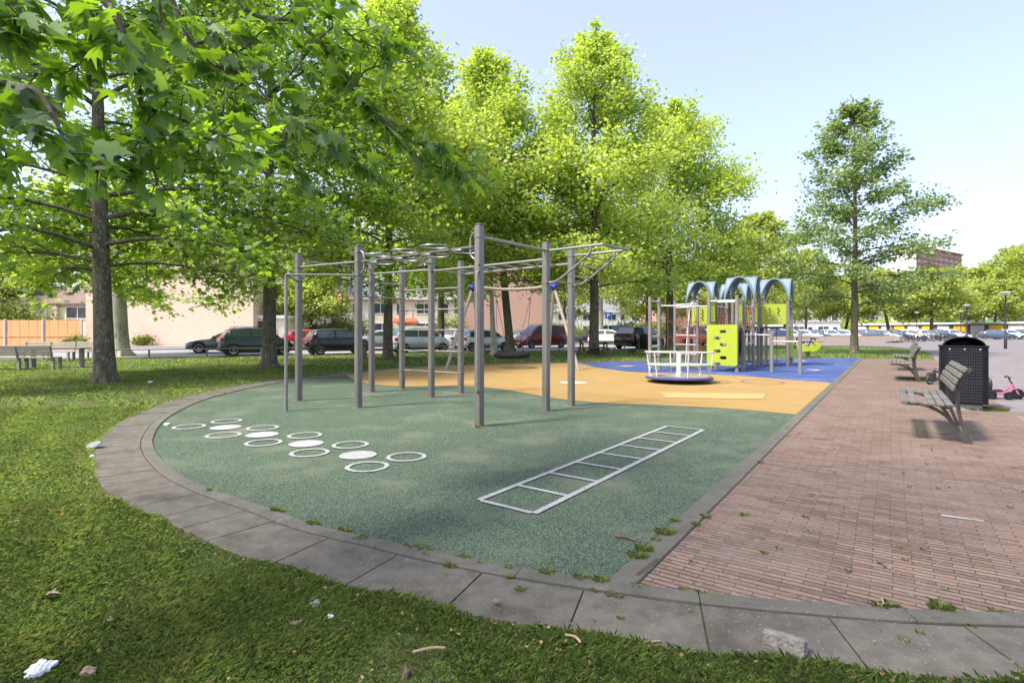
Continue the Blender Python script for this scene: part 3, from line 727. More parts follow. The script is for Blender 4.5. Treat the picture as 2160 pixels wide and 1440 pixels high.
# ------------------------------------------------------------------ spring rocker
sx_, sy_ = G(1704, 755)
sr = thing('spring_rocker', 'lime green spring rocker animal at the far edge of the blue rubber', 'spring rocker', (sx_, sy_, 0), -.35)
sp = [(.09*math.cos(t), .09*math.sin(t), .02 + .30 * t / 25) for t in np.linspace(0, 25, 90)]
MB().tube(sp, .016, 6).build('spring', 'black_plastic', sr)
body = [(-.48, .42), (-.30, .33), (-.05, .34), (.20, .33), (.40, .40), (.50, .52), (.56, .66), (.50, .78), (.38, .84), (.30, .80), (.24, .70), (.08, .60), (-.08, .58), (-.20, .64), (-.30, .76), (-.44, .80), (-.54, .70), (-.46, .58)]
for y in (-.20, .17): MB().prism(body, .03, lambda u, v, w, y=y: (u, y + w, v)).build('side_panel', 'lime_panel', sr)
MB().rbox((0, 0, .50), (.34, .34, .05), .015).build('seat', 'lime_edge', sr); MB().rbox((0, 0, .34), (.30, .34, .03), .01).build('base_plate', 'black_plastic', sr)
MB().tube([(.26, -.30, .74), (.26, .30, .74)], .018, 8).build('handle', 'black_plastic', sr)
MB().tube([(.05, -.32, .38), (.05, .32, .38)], .018, 8).build('foot_rest', 'black_plastic', sr)
# ------------------------------------------------------------------ furniture
mat('grey_wood', (.065, .06, .052), (.18, .17, .15), 9, .9, bump=.6, bscale=40, stretch=(.12, 1, 1), speck=(.07, .07, .065), speck_scale=45, speck_at=.6, c3=(.12, .125, .085), c3_scale=4)
mat('bench_metal', (.06, .054, .045), (.095, .085, .072), 12, .5, .5)
mat('bin_black', (.006, .0065, .010), (.010, .011, .015), 8, .5, 0, spec=.16)
mat('bin_hole', (.075, .08, .085), None, rough=.7)
mat('concrete', (.22, .215, .20), (.30, .29, .265), 8, .9, bump=.3, bscale=60)
mat('brown_wood', (.11, .07, .05), (.18, .12, .085), 7, .85, stretch=(.2, 1, 1))
mat('pale_wood', (.26, .22, .165), (.35, .30, .23), 6, .85, stretch=(.15, 1, 1))
mat('pink_paint', (.44, .085, .17), None, rough=.35)
mat('lamp_post', (.02, .021, .028), None, rough=.4, metal=.3)
mat('lamp_grey', (.42, .43, .44), None, rough=.5)
mat('lamp_glass', (.75, .75, .72), None, rough=.3)
mat('bin_grey', (.06, .075, .09), None, rough=.5)

def make_bench():
    """long side along local y; sitters face -x. Frames are bent flat bars"""
    t = thing('park_bench', 'weathered slatted bench', 'bench')
    Lb = 1.95; y0 = -.22
    seat = [(-.66, .505), (-.565, .51), (-.47, .507), (-.375, .50), (-.285, .50), (-.20, .505)]
    tilt = [R(14), R(-2), R(-4), R(-3), R(3), R(8)]
    for i, (x, z) in enumerate(seat):
        MB().rbox((x, y0 + Lb/2, z), (.078, Lb, .038), .010, rot=Matrix.Rotation(-tilt[i] * -1, 3, 'Y')).build('seat_slat', 'grey_wood', t)
    bk_ = [(-.165, .72), (-.138, .80), (-.098, .875), (-.05, .945)]
    for i, (x, z) in enumerate(bk_):
        MB().rbox((x, y0 + Lb/2, z), (.038, Lb, .074), .010, rot=Matrix.Rotation(R((10, 17, 27, 36)[i]), 3, 'Y')).build('back_slat', 'grey_wood', t)
    for yf in (0, 1.53):
        fr = MB()
        pb = smoothline([(.03, yf, -.02), (-.03, yf, .16), (-.08, yf, .32), (-.105, yf, .50), (-.10, yf, .68), (-.055, yf, .84), (.025, yf, .965)], 6)
        ps = smoothline([(-.01, yf, -.02), (-.075, yf, .12), (-.14, yf, .23), (-.24, yf, .355), (-.38, yf, .44), (-.52, yf, .474), (-.64, yf, .475)], 6)
        for P in (pb, ps):
            n = len(P); V = []
            for i, p in enumerate(P):
                d = (P[min(i+1, n-1)] - P[max(i-1, 0)]).normalized(); q = Vector((-d.z, 0, d.x)) * .021
                for s, w in ((1, -.011), (1, .011), (-1, .011), (-1, -.011)): V.append(p + q * s + Vector((0, w, 0)))
            fr.add(V, [(3,2,1,0), tuple((n-1)*4 + k for k in range(4))] + [(i*4+k, i*4+(k+1) % 4, i*4+4+(k+1) % 4, i*4+4+k) for i in range(n-1) for k in range(4)])
        fr.box((-.095, yf, .27), (.09, .03, .03))
        fr.tube([(-.21, yf, .478), (-.30, yf, .468), (-.52, yf, .476)], .012, 6)
        fr.build('leg', 'bench_metal', t)
    return t
bench = make_bench()
# local -x must point to -B, local y along A
bench.location = (*G(2043, 937), 0); bench.rotation_euler = (0, 0, ROT_AB)
bench['label'] = 'weathered bench with curved metal legs, nearest the camera in front of the perforated bin'; bench['group'] = 'benches along the brick paving'
# the nearest bench has lost its third seat slat
sl_ = [c for c in bench.children if c.name.startswith('seat_slat')]; sl_.sort(key=lambda o: o.name)
b2 = dup(bench, G(1940, 806), ROT_AB, 'weathered bench with curved legs, the middle one of three beside the brick paving', 'benches along the brick paving')
b3 = dup(bench, G(1934, 783), ROT_AB, 'weathered bench with curved legs, farthest of three, near the round grass edge', 'benches along the brick paving')
bpy.data.objects.remove(sl_[2])

# ------------------------------------------------------------------ big perforated bin
bx_, by_ = G(2031, 862)
bn = thing('litter_bin', 'big dark perforated litter bin with arched hood on a concrete foot', 'litter bin', (bx_, by_, 0), ROT_AB)
def rrect(hw, hd, r, n=8):
    out = []
    for sx, sy, a0 in ((1, 1, 0), (-1, 1, 90), (-1, -1, 180), (1, -1, 270)):
        for i in range(n+1):
            a = R(a0 + 90*i/n); out.append((sx*(hw-r) + r*math.cos(a), sy*(hd-r) + r*math.sin(a)))
    return out
HW, HD, RR = .335, .31, .10
MB().prism(rrect(HW - .08, HD - .06, .05), .13, lambda u, v, w: (u, v, w - .02)).build('concrete_foot', 'concrete', bn)
bo = MB().prism(rrect(HW, HD, RR), 1.02, lambda u, v, w: (u, v, .13 + w)).build('shell', 'bin_black', bn)
hb = MB()
for i in range(15):
    for j in range(19):
        u = -HW + RR + .012 + (2*HW - 2*RR - .02) * (i + .0) / 14 if True else 0; z = .18 + .93 * j / 18
        hb.add([(u - .008, -HD - .003, z - .005), (u + .008, -HD - .003, z - .005), (u + .008, -HD - .003, z + .005), (u - .008, -HD - .003, z + .005)], [(0, 1, 2, 3)])
for i in range(8):
    for j in range(19):
        v = -HD + RR + .02 + (2*HD - 2*RR) * i / 8; z = .18 + .93 * j / 18
        hb.add([(-HW - .003, v - .011, z - .005), (-HW - .003, v + .011, z - .005), (-HW - .003, v + .011, z + .005), (-HW - .003, v - .011, z + .005)], [(3, 2, 1, 0)])
hb.build('perforation', 'bin_hole', bo, 0)
hood = MB(); n = 20; V = []; r0_ = .285
for k in range(7):
    y = -.22 + .48 * k / 6; rr_ = r0_ * (1 - .42 * (max(0, k - 2) / 4) ** 2)
    for i in range(n+1):
        a = math.pi * i / n; V.append((rr_ * 1.0 * math.cos(a), y, 1.15 + .155 * (rr_ / r0_) * math.sin(a)))
hood.add(V, [(k*(n+1)+i, k*(n+1)+i+1, (k+1)*(n+1)+i+1, (k+1)*(n+1)+i) for k in range(6) for i in range(n)] + [tuple(6*(n+1)+i for i in range(n+1))])
ho = hood.build('hood', 'bin_black', bn); md = ho.modifiers.new('thick', 'SOLIDIFY'); md.thickness = .018
MB().prism(rrect(HW + .012, HD + .012, RR), .03, lambda u, v, w: (u, v, 1.135 + w)).build('rim', 'bin_black', bn)
for u in (-.21, .0, .21): MB().cyl((u, -HD - .02, 1.10), (u, -HD - .0, 1.10), .012, n=8).build('rivet', 'lamp_grey', bo)

def small_bin(name, label, loc, m, h=1.05, r=.27, grp=None):
    t = thing(name, label, 'litter bin', loc, .4, grp)
    MB().lathe([(r*.96, 0), (r, .04), (r, h*.86), (r*1.04, h*.87), (r*1.04, h*.93), (r*.8, h)], 24).build('shell', m, t)
    MB().lathe([(r*.8, h), (r*.45, h+.05), (0.01, h+.06)], 24).build('lid', m, t)
    MB().box((0, -r*1.03, h*.77), (r*.9, .02, .14)).build('slot', 'black_plastic', t)
    return t
small_bin('litter_bin', 'black round litter bin on the grass left of the play tower', G(1358, 737.5), 'bin_black', 1.12, .3)
small_bin('litter_bin', 'small grey round-topped litter bin between the far bicycle rows', G(2020, 715.5), 'bin_grey', 1.15, .75)

# ------------------------------------------------------------------ picnic tables and the bench group on the left
def picnic(label, loc, rz, m, L=1.9):
    t = thing('picnic_table', label, 'picnic table', loc, rz, 'picnic tables on the lawn')
    for i in range(5): MB().rbox((0, -.28 + .14*i, .75), (L, .125, .04), .008).build('table_plank', m, t)
    for s in (-1, 1):
        for k in (0, 1): MB().rbox((0, s*(.62 + .14*k), .45), (L, .125, .04), .008).build('seat_plank', m, t)
        x = s * (L/2 - .32)
        for e in (-1, 1): MB().tube([(x, e*.18, .72), (x, e*.66, .0)], .05, 4).build('leg', m, t)
        MB().box((x, 0, .40), (.05, 1.5, .09)).build('crossbeam', m, t)
        MB().box((x, 0, .69), (.05, .66, .08)).build('crossbeam', m, t)
    return t
picnic('weathered picnic table beside the thin trunk behind the climbing frame', G(806, 757), .35, 'grey_wood', 2.3)
picnic('brown wooden picnic table under the double tree trunk', G(1252, 750), .12, 'brown_wood', 2.0)
picnic('dark picnic table beyond the blue rubber near the spring rocker', G(1700, 732), .1, 'brown_wood', 1.9)
# long bench seen from behind, joined table and second bench
def long_bench(label, loc, rz, L, back=True):
    t = thing('long_bench', label, 'bench', loc, rz, 'pale benches on the left lawn')
    for i in range(3): MB().rbox((0, -.02 + .15*i, .45), (L, .13, .045), .008).build('seat_plank', 'pale_wood', t)
    for x in np.linspace(-L/2 + .06, L/2 - .06, 4):
        MB().rbox((x, .0, .22), (.09, .09, .44), .01).build('leg', 'concrete', t); MB().rbox((x, .34, .22), (.09, .09, .44), .01).build('leg', 'concrete', t)
        MB().tube([(x, -.03, .35), (x, -.11, .62), (x, -.16, .88)], .05, 4).build('back_support', 'concrete', t)
    for i in range(4): MB().rbox((0, -.085 - .024*i, .56 + .095*i), (L, .035, .085), .008, rot=Matrix.Rotation(R(14), 3, 'X')).build('back_plank', 'pale_wood', t)
    return t
q = G(105, 781); long_bench('long pale slatted bench seen from behind, cut by the left edge', (q[0] - 1.75, q[1] + .05), .06, 3.6)
q = G(150, 765); lb2 = long_bench('second pale bench facing the table, half hidden behind the long one', (q[0] - 1.5, q[1] + 1.3), math.pi + .06, 3.4)
q = G(124, 779)
pt = thing('park_table', 'narrow pale table standing between the two left benches', 'table', (q[0] - .75, q[1] + .75, 0), .06)
for i in range(4): MB().rbox((0, -.24 + .16*i, .74), (2.2, .15, .05), .01).build('table_plank', 'grey_wood', pt)
for x in (-.8, .95): MB().rbox((x, 0, .36), (.09, .22, .72), .02).build('leg', 'concrete', pt)
# ------------------------------------------------------------------ pink pedal kart and small bike
kx, ky = G(2108, 841)
kt = thing('pedal_kart', 'small pink pedal kart with black wheels parked beside the perforated bin', 'toy kart', (kx, ky, 0), -.30); kt.scale = (.74,)*3
def wheel_mb(r, w, c, hub=True):
    a = MB().lathe([(r*.55, -w/2), (r*.9, -w/2), (r, -w*.3), (r, w*.3), (r*.9, w/2), (r*.55, w/2), (r*.55, -w/2)], 24, c, 'Y', False); return a
def kart_wheel(r, w, c):
    o = wheel_mb(r, w, c).build('wheel', 'rubber_black', kt)
    h = MB().lathe([(r*.52, -w*.35), (r*.52, w*.35)], 18, c, 'Y'); 
    for k in range(5):
        a = 2*math.pi*k/5; h.box((c[0] + r*.3*math.cos(a), c[1], c[2] + r*.3*math.sin(a)), (r*.2, w*.95, r*.2))
    h.build('hub', 'black_plastic', o)
for c in ((-.30, .24, .13), (-.30, -.24, .13)): kart_wheel(.13, .09, c)
kart_wheel(.115, .07, (.10, -.26, .115)); kart_wheel(.15, .07, (.42, .0, .15))
MB().tube(smoothline([(-.34, -.14, .18), (-.1, -.15, .16), (.10, -.13, .17), (.22, -.06, .28), (.30, 0, .42)], 4), .022, 8).tube(smoothline([(-.34, .14, .18), (-.1, .15, .16), (.10, .13, .17), (.22, .06, .28), (.30, 0, .42)], 4), .022, 8).tube([(.30, 0, .42), (.36, 0, .30), (.42, -.05, .15)], .024, 8).rbox((-.14, 0, .17), (.42, .30, .05), .02).build('frame', 'pink_paint', kt)
MB().rbox((-.10, 0, .24), (.30, .27, .06), .03).ball((-.25, 0, .40), (.07, .15, .20), 14, 10).build('seat', 'black_plastic', kt)
MB().tube([(.31, 0, .40), (.20, 0, .62)], .018, 8).tube([(.20, -.13, .60), (.17, -.07, .64), (.19, 0, .65), (.17, .07, .64), (.20, .13, .60)], .018, 8).build('steering_bar', 'black_plastic', kt)
MB().tube([(-.30, -.10, .2), (-.36, -.10, .62)], .014, 8).tube([(-.30, .10, .2), (-.36, .10, .62)], .014, 8).tube([(-.36, -.10, .62), (-.37, 0, .66), (-.36, .10, .62)], .03, 8).build('push_handle', 'lamp_grey', kt)
MB().tube([(.42, -.11, .12), (.42, .11, .18)], .01, 6).box((.42, -.14, .12), (.09, .05, .02)).box((.42, .14, .18), (.09, .05, .02)).build('pedal', 'black_plastic', kt)

mat('bike_black', (.02, .02, .022), (.05, .05, .055), 30, .45); mat('bike_silver', (.35, .36, .37), None, rough=.35, metal=.6); mat('bike_brown', (.13, .07, .04), None, rough=.5); mat('bike_blue', (.04, .05, .075), None, rough=.4)
def bike_mesh(name, m, k=1.0, chunky=1):
    mb = MB(); r = .34 * k; t = .018 * chunky
    for x in (-.54*k, .54*k):
        mb.torus((x, 0, r), r - t, t, 22, 6, rot=Matrix.Rotation(R(90), 3, 'X'))
        for a in np.linspace(0, math.pi, 7)[:-1]: mb.tube([(x - (r-.02)*math.cos(a), 0, r - (r-.02)*math.sin(a)), (x + (r-.02)*math.cos(a), 0, r + (r-.02)*math.sin(a))], .003*chunky, 4)
        mb.tube([(x + (r+.03)*math.cos(a), 0, r + (r+.03)*math.sin(a)) for a in np.linspace(.3, 2.7, 8)], .012*chunky, 4)
    bb, st, hd, hb = (-.06*k, 0, .28*k), (-.20*k, 0, .82*k), (.36*k, 0, .80*k), (.40*k, 0, .62*k)
    for a, b in ((bb, st), (bb, hb), (st, hd), (hd, hb), (hb, (.54*k, 0, r)), (bb, (-.54*k, 0, r)), (st, (-.54*k, 0, r)), (hd, (.34*k, 0, .98*k))): mb.tube([a, b], .018*chunky, 6)
    mb.tube([(.20*k, -.28*k, .98*k), (.32*k, -.2*k, 1.02*k), (.36*k, 0, 1.0*k), (.32*k, .2*k, 1.02*k), (.20*k, .28*k, .98*k)], .014*chunky, 6)
    mb.ball((-.24*k, 0, .90*k), (.13*k, .075*k, .04*k), 10, 6); mb.box((-.56*k, 0, .74*k), (.36*k, .12*k, .02))
    mb.box((-.06*k, .1*k, .2*k), (.08*k, .06*k, .02)); mb.box((-.06*k, -.1*k, .36*k), (.08*k, .06*k, .02))
    o = mb.build(name, m); return o
kb = bike_mesh('kids_bike', 'bike_black', .42, 1.6); tag(kb, 'small black kids bike half hidden behind the perforated bin', 'kids bike')
c = G(1976, 811); kb.location = (c[0], c[1], 0); kb.rotation_euler = (0, 0, .25)
bikes = [bike_mesh('bicycle', m, 1.0, 1.7) for m in ('bike_black', 'bike_silver', 'bike_brown', 'bike_blue')]
used_b = [0] * 4
def put_bike(px, py, rz, label, grp, k, tilt=0, z=0):
    o = bikes[k]
    if used_b[k]: o = o.copy(); COL.objects.link(o)
    used_b[k] = 1; c = G(px, py); o.location = (c[0], c[1], z); o.rotation_euler = (tilt, 0, rz); tag(o, label, 'bicycle', grp); return o
br = random.Random(5)
for i in range(11):
    put_bike(1912 + i*9.6, 721.5 - i*.35 + br.uniform(-.4, .5), br.uniform(.0, .9) + (.0 if i % 3 else 1.1), 'parked bicycle packed in the dense row beside the small grey bin', 'bicycles parked in the nearer row', br.choice((0, 0, 1, 3)), br.uniform(-.12, .12))
for i in range(10):
    put_bike(2060 + i*8.5, 714.5 + br.uniform(-.5, .4), br.uniform(.1, .8), 'parked bicycle in the row in front of the yellow garage doors at far right', 'bicycles parked in the farther row', br.choice((0, 1, 1, 2)), br.uniform(-.12, .12))
put_bike(1880, 724, .2, 'fallen bicycle lying on the paving in front of the brown bank', None, 0, R(80), .08)
put_bike(2158, 714, 1.2, 'dark bicycle parked alone beyond the lamp post at the right edge', None, 0)

# ------------------------------------------------------------------ street lamps and parking sign
def lamp(label, loc, h=4.2, grp='street lamps on the plaza'):
    t = thing('street_lamp', label, 'street lamp', loc, 0, grp)
    MB().lathe([(.10, -.02), (.10, .9), (.06, .95), (.05, h-.12)], 14).build('pole', 'lamp_post', t)
    MB().lathe([(.05, h-.14), (.12, h-.10), (.30, h-.03), (.33, h+.02)], 24).build('lamp_glass', 'lamp_glass', t)
    MB().lathe([(.36, h+.02), (.37, h+.06), (.25, h+.10), (.02, h+.12)], 24).build('lamp_hood', 'lamp_grey', t)
    return t
l0 = lamp('tall black street lamp with flat round head, nearest at the right edge', G(2121, 735.6))
for px, Y, lab in ((2039, 62, 'black street lamp second nearest, right of the small grey bin'), (2027, 82, 'slim street lamp just left of the second one, above the small bin'),
                   (2135, 95, 'thin far street lamp behind the farther bicycle row'), (1934, 88, 'thin far street lamp rising behind the nearer bicycle row')):
    dup(l0, ((px - CX) * Y / F, Y), 0, lab)
c = G(1283, 724)
PS = .62
ps = thing('parking_sign', 'blue square parking sign on a thin pole beyond the picnic table', 'sign', (*c, 0), 0)
mat('sign_blue', (.02, .10, .42), None, rough=.4); mat('sign_white', (.8, .8, .8), None, rough=.4)
MB().cyl((0, 0, -.05), (0, 0, 3.0), .04).build('pole', 'lamp_grey', ps)
pl = MB().rbox((0, -.05, 2.95), (.62, .04, .64), .03).build('plate', 'sign_blue', ps)
pm = MB().box((-.15, -.078, 2.95), (.13, .012, .66)); P_out = [(-.10, 3.28)] + [(.06 + .20*math.cos(a), 3.08 + .20*math.sin(a)) for a in np.linspace(R(90), R(-90), 12)] + [(-.10, 2.88)]
P_in = [(-.10, 3.17)] + [(.06 + .09*math.cos(a), 3.08 + .09*math.sin(a)) for a in np.linspace(R(90), R(-90), 12)] + [(-.10, 2.99)]
k = len(P_out); pm.add([(x, -.084, z) for x, z in P_out + P_in], [(i, i+1, k+i+1, k+i) for i in range(k-1)]); pm.v = [(x*PS, y, 2.95 + (z - 2.95)*PS) for x, y, z in pm.v]; pm.build('letter', 'sign_white', pl, 0)

# ------------------------------------------------------------------ low rail along the road
rf = thing('low_rail', 'knee-high dark rail on short posts between the lawn and the road', 'railing', (0, 0, 0))
mat('rail_metal', (.10, .095, .09), (.16, .15, .14), 8, .5, .4)
rr_ = resample(rail_line[1:6], 2.6)
for a, b in zip(rr_[:-1], rr_[1:]): MB().tube([(a.x, a.y, .42), (b.x, b.y, .42)], .03, 6).build('rail', 'rail_metal', rf)
for a in rr_: MB().rbox((a.x, a.y, .20), (.07, .07, .44), .008).build('post', 'rail_metal', rf)

# ------------------------------------------------------------------ cars
mat('car_glass', (.055, .07, .075), None, rough=.05, spec=.8); mat('tyre', (.014, .014, .015), None, rough=.8); mat('rim', (.45, .46, .47), None, rough=.3, metal=.7)
mat('tail_red', (.42, .012, .012), None, rough=.2, coat=.6); mat('head_clear', (.65, .67, .68), None, rough=.12, coat=.6); mat('plate_yellow', (.75, .45, .03), None, rough=.5); mat('trim_black', (.018, .018, .02), None, rough=.6)
def carpaint(name, c, metal=.2): mat(name, c, None, rough=.24, metal=metal, coat=.3)
carpaint('paint_gray', (.085, .085, .09), .5); carpaint('paint_green', (.025, .052, .048), .4); carpaint('paint_red', (.58, .02, .03)); carpaint('paint_black', (.010, .010, .012)); carpaint('paint_silver', (.42, .45, .46), .45)
carpaint('paint_pale', (.50, .55, .53), .3); carpaint('paint_maroon', (.16, .015, .02), .3); carpaint('paint_orange_car', (.48, .12, .04)); carpaint('paint_whitecar', (.75, .76, .77), 0); carpaint('paint_blue', (.06, .10, .17), .4)
def make_car(label, paint, L=3.8, Wd=1.7, H=1.5, belt=.95, hood=.88, xw=1.15, xrf=.35, xrr=-1.25, xrw=-1.68, wr=.30, wb=None, nose=.62, tail=.92, grp='parked cars', spoke=5, clad=False, pillar=(-.35,), cat='car', rails=False):
    """x forward; xw windscreen foot, xrf/xrr roof front and rear, xrw rear-window foot"""
    t = thing('parked_car', label, cat, (0, 0, 0), 0, grp); w = Wd / 2; h2 = L / 2; wb = wb or L * .66
    ax0, ax1 = -wb/2 - .02, wb/2 + .06; zb = .20
    st = [(-h2, .42, tail - .18, .80*w), (-h2 + .05, .28, tail - .03, .90*w), (-h2 + .22, zb + .02, tail, .97*w), (-h2 + .6, zb, belt + .02, w), (xrr + .4 if xrr + .4 > -h2 + .7 else -h2 + .8, zb, belt + .01, w), (0, zb, belt, w), (xw - .1, zb, belt - .01, w), (xw + .1, zb, hood, .985*w),
          ((xw + h2) / 2, zb, (hood + nose) / 2 + .06, .965*w), (h2 - .22, zb + .02, nose + .06, .93*w), (h2 - .06, .27, nose - .04, .82*w), (h2, .36, nose - .14, .70*w)]
    V = []; n = 12
    for x, z0, z1, ww in st:
        m_ = z0 + (z1 - z0) * .62
        half = [(.0, z0), (.80, z0), (.97, z0 + .06), (1.0, z0 + (z1-z0)*.35), (.995, m_), (.955, z1 - .025), (.88, z1), (.0, z1 + .02)]
        ring = [(ww*a, z) for a, z in half] + [(-ww*a, z) for a, z in reversed(half[1:-1])]
        n = len(ring); V += [(x, y, z) for y, z in ring]
    K = len(st); body = MB().add(V, [tuple(range(n-1, -1, -1)), tuple((K-1)*n + i for i in range(n))] + [(i*n+j, i*n+(j+1) % n, (i+1)*n+(j+1) % n, (i+1)*n+j) for i in range(K-1) for j in range(n)])
    wt = .76 * w
    cab = [(xrw, belt - .05, belt + .0, .93*w, .92*w), ((xrw*.35 + xrr*.65), belt - .05, belt + (H - belt)*.72, .935*w, .80*w), (xrr, belt - .05, H - .05, .94*w, wt), (xrr*.5 + xrf*.5, belt - .05, H, .94*w, wt), (xrf, belt - .05, H - .045, .94*w, wt), (xrf*.45 + xw*.55, belt - .05, belt + (H - belt)*.52, .93*w, .83*w), (xw, belt - .08, belt - .03, .92*w, .90*w)]
    V = []; n = 8
    for x, z0, z1, w0, w1 in cab: V += [(x, w0, z0), (x, w1 + (w0-w1)*.12, z1 - (z1-z0)*.12), (x, w1*.9, z1 + .0), (x, w1*.5, z1 + .018), (x, -w1*.5, z1 + .018), (x, -w1*.9, z1), (x, -w1 - (w0-w1)*.12, z1 - (z1-z0)*.12), (x, -w0, z0)]
    K = len(cab); body.add(V, [tuple(range(n)), tuple((K-1)*n + i for i in range(n-1, -1, -1))] + [(i*n+j, (i+1)*n+j, (i+1)*n+j+1, i*n+j+1) for i in range(K-1) for j in range(n-1)])
    body.build('body', paint, t, 50)
    # side glass, split at the pillars
    def ysd(x, z):
        for a, b in zip(cab[:-1], cab[1:]):
            if a[0] <= x <= b[0]:
                f = (x - a[0]) / (b[0] - a[0]); z0, z1, w0, w1 = [a[i] + (b[i]-a[i])*f for i in (1, 2, 3, 4)]
                return w0 + (w1 + (w0-w1)*.12 - w0) * (z - z0) / max(.05, (z1 - (z1-z0)*.12 - z0))
        return .9*w
    def ztop(x):
        for a, b in zip(cab[:-1], cab[1:]):
            if a[0] <= x <= b[0]: f = (x - a[0]) / (b[0] - a[0]); return a[2] + (b[2]-a[2])*f
        return belt
    lim = [xrw + .30] + list(pillar) + [xw - .26]
    for a, b in zip(lim[:-1], lim[1:]):
        xs = np.linspace(a + .035, b - .035, 7)
        for s in (1, -1):
            V = []
            for x in xs:
                zt_ = max(belt + .04, ztop(x) - (ztop(x) - belt) * .17); zb_ = belt + .03
                V += [(x, s*(ysd(x, zb_) + .006), zb_), (x, s*(ysd(x, zt_) + .006), zt_)]
            Fq = [(2*i, 2*i+2, 2*i+3, 2*i+1) for i in range(6)]
            MB().add(V, Fq if s < 0 else [f[::-1] for f in Fq]).build('side_window', 'car_glass', t, 0)
    def glass(ia, ib, name, e, k0, k1):
        a, b = cab[ia], cab[ib]; V = []
        for f in (k0, .5, k1):
            p = [a[i] + (b[i]-a[i])*f for i in range(5)]
            for yy in (-.86, -.45, .45, .86): V.append((p[0] + e*.012, yy*p[4], p[2] + (.018 if abs(yy) < .6 else .004) + .012))
        MB().add(V, [(r*4+i, r*4+i+1, r*4+5+i, r*4+4+i) for r in range(2) for i in range(3)]).build(name, 'car_glass', t, 0)
    glass(6, 5, 'windscreen', 1, .12, 1.0); glass(5, 4, 'windscreen', 1, 0, .88)
    glass(0, 1, 'rear_window', -1, .15, 1.0); glass(1, 2, 'rear_window', -1, 0, .85)
    # wheels in dark arches
    for x in (ax0, ax1):
        for s in (1, -1):
            c = (x, s*(w - .10), wr)
            ar = MB(); pts = [(x + wr*1.2*math.cos(a), wr + wr*1.2*math.sin(a)) for a in np.linspace(-.25, math.pi + .25, 18)]
            ar.prism(pts, .16, lambda u, v, q, s=s: (u, s*(w + .004 - q), v)); ar.build('wheel_arch', 'trim_black', t, 0)
            wh = MB().lathe([(wr*.66, -.09), (wr*.93, -.095), (wr, -.06), (wr, .06), (wr*.93, .095), (wr*.66, .09), (wr*.66, -.09)], 26, (x, s*(w - .075), wr), 'Y', False).build('wheel', 'tyre', t)
            rm = MB().lathe([(wr*.67, -.02), (wr*.67, .05), (wr*.60, .05), (wr*.58, -.01), (.02, -.01)] if s > 0 else [(wr*.67, .02), (wr*.67, -.05), (wr*.60, -.05), (wr*.58, .01), (.02, .01)], 26, (x, s*(w - .045), wr), 'Y')
            for k in range(spoke):
                a = 2*math.pi*k/spoke + .3; rm.rbox((x + wr*.32*math.cos(a), s*(w - .022), wr + wr*.32*math.sin(a)), (wr*.58, .03, wr*.17), .008, rot=Matrix.Rotation(-a, 3, 'Y'))
            rm.lathe([(wr*.13, -.0), (wr*.13, .035 * s)], 12, (x, s*(w - .03), wr), 'Y'); rm.build('rim', 'rim', wh)
    for s in (1, -1):
        MB().rbox((-h2 + .10, s*.84*w, tail - .14), (.20, .22*w, .20), .03).build('tail_light', 'tail_red', t)
        MB().rbox((h2 - .16, s*.74*w, nose - .02), (.26, .26*w, .13), .03, rot=Matrix.Rotation(s*-.25, 3, 'Z') @ Matrix.Rotation(R(12), 3, 'Y')).build('headlight', 'head_clear', t)
        MB().rbox((xw - .22, s*(w + .09), belt + .08), (.12, .18, .13), .03).build('wing_mirror', paint, t)
        for x in (pillar[0] + .12, pillar[0] - .95): MB().rbox((x, s*(w + .006), belt - .10), (.20, .025, .03), .006).build('door_handle', paint if not clad else 'trim_black', t)
        sm = MB().rbox((.02, s*(w - .01), .26), (wb - 2*wr*1.2, .05, .12), .015); 
        sm.build('sill', 'trim_black', t)
    MB().rbox((-h2 + .015, 0, .72), (.03, .50, .11), .006).build('license_plate', 'plate_yellow', t)
    MB().rbox((h2 - .0, 0, .40), (.04, .50, .11), .006).build('license_plate', 'plate_yellow', t)
    MB().rbox((-h2 + .06, 0, .37), (.16, Wd*.84, .20), .04).build('bumper', 'trim_black' if clad else paint, t)
    MB().rbox((h2 - .06, 0, .33), (.12, Wd*.66, .14), .03).build('grille', 'trim_black', t)
    if rails:
        for s in (1, -1): MB().tube([(xrf - .1, s*wt*.92, H - .03), (xrf - .2, s*wt*.92, H + .05), (xrr + .2, s*wt*.92, H + .05), (xrr + .1, s*wt*.92, H - .03)], .018, 6).build('roof_rail', 'trim_black', t)
    return t
def put(o, px, Y, deg): o.location = ((px - CX) * Y / F, Y, 0); o.rotation_euler = (0, 0, R(deg)); return o
HATCH = dict(L=3.68, Wd=1.62, H=1.49, belt=.95, hood=.93, xw=1.20, xrf=.45, xrr=-1.30, xrw=-1.70, wr=.29, nose=.66, tail=.98)
put(make_car('dark grey low saloon nosing left behind the dark green car', 'paint_gray', L=4.8, Wd=1.85, H=1.40, belt=.92, hood=.86, xw=1.05, xrf=.1, xrr=-1.2, xrw=-1.95, wr=.34, nose=.64, tail=.95), 487, 34.5, 200)
put(make_car('dark green compact crossover behind the second tree trunk', 'paint_green', L=3.85, Wd=1.72, H=1.56, belt=1.02, hood=.98, xw=1.15, xrf=.40, xrr=-1.35, xrw=-1.76, wr=.33, nose=.70, tail=1.05, clad=True, rails=True, pillar=(-.38,)), 540, 31.2, 36)
put(make_car('bright red hatchback partly hidden between the green and black cars', 'paint_red', L=4.0, Wd=1.72, H=1.45), 652, 39, 34)
blk = put(make_car('small black hatchback seen between the two left frame posts', 'paint_black', **HATCH), 712, 32.4, 36)
put(make_car('silver car facing left behind the thin tree and picnic table', 'paint_silver', L=4.1, Wd=1.72, H=1.42), 802, 41, 208)
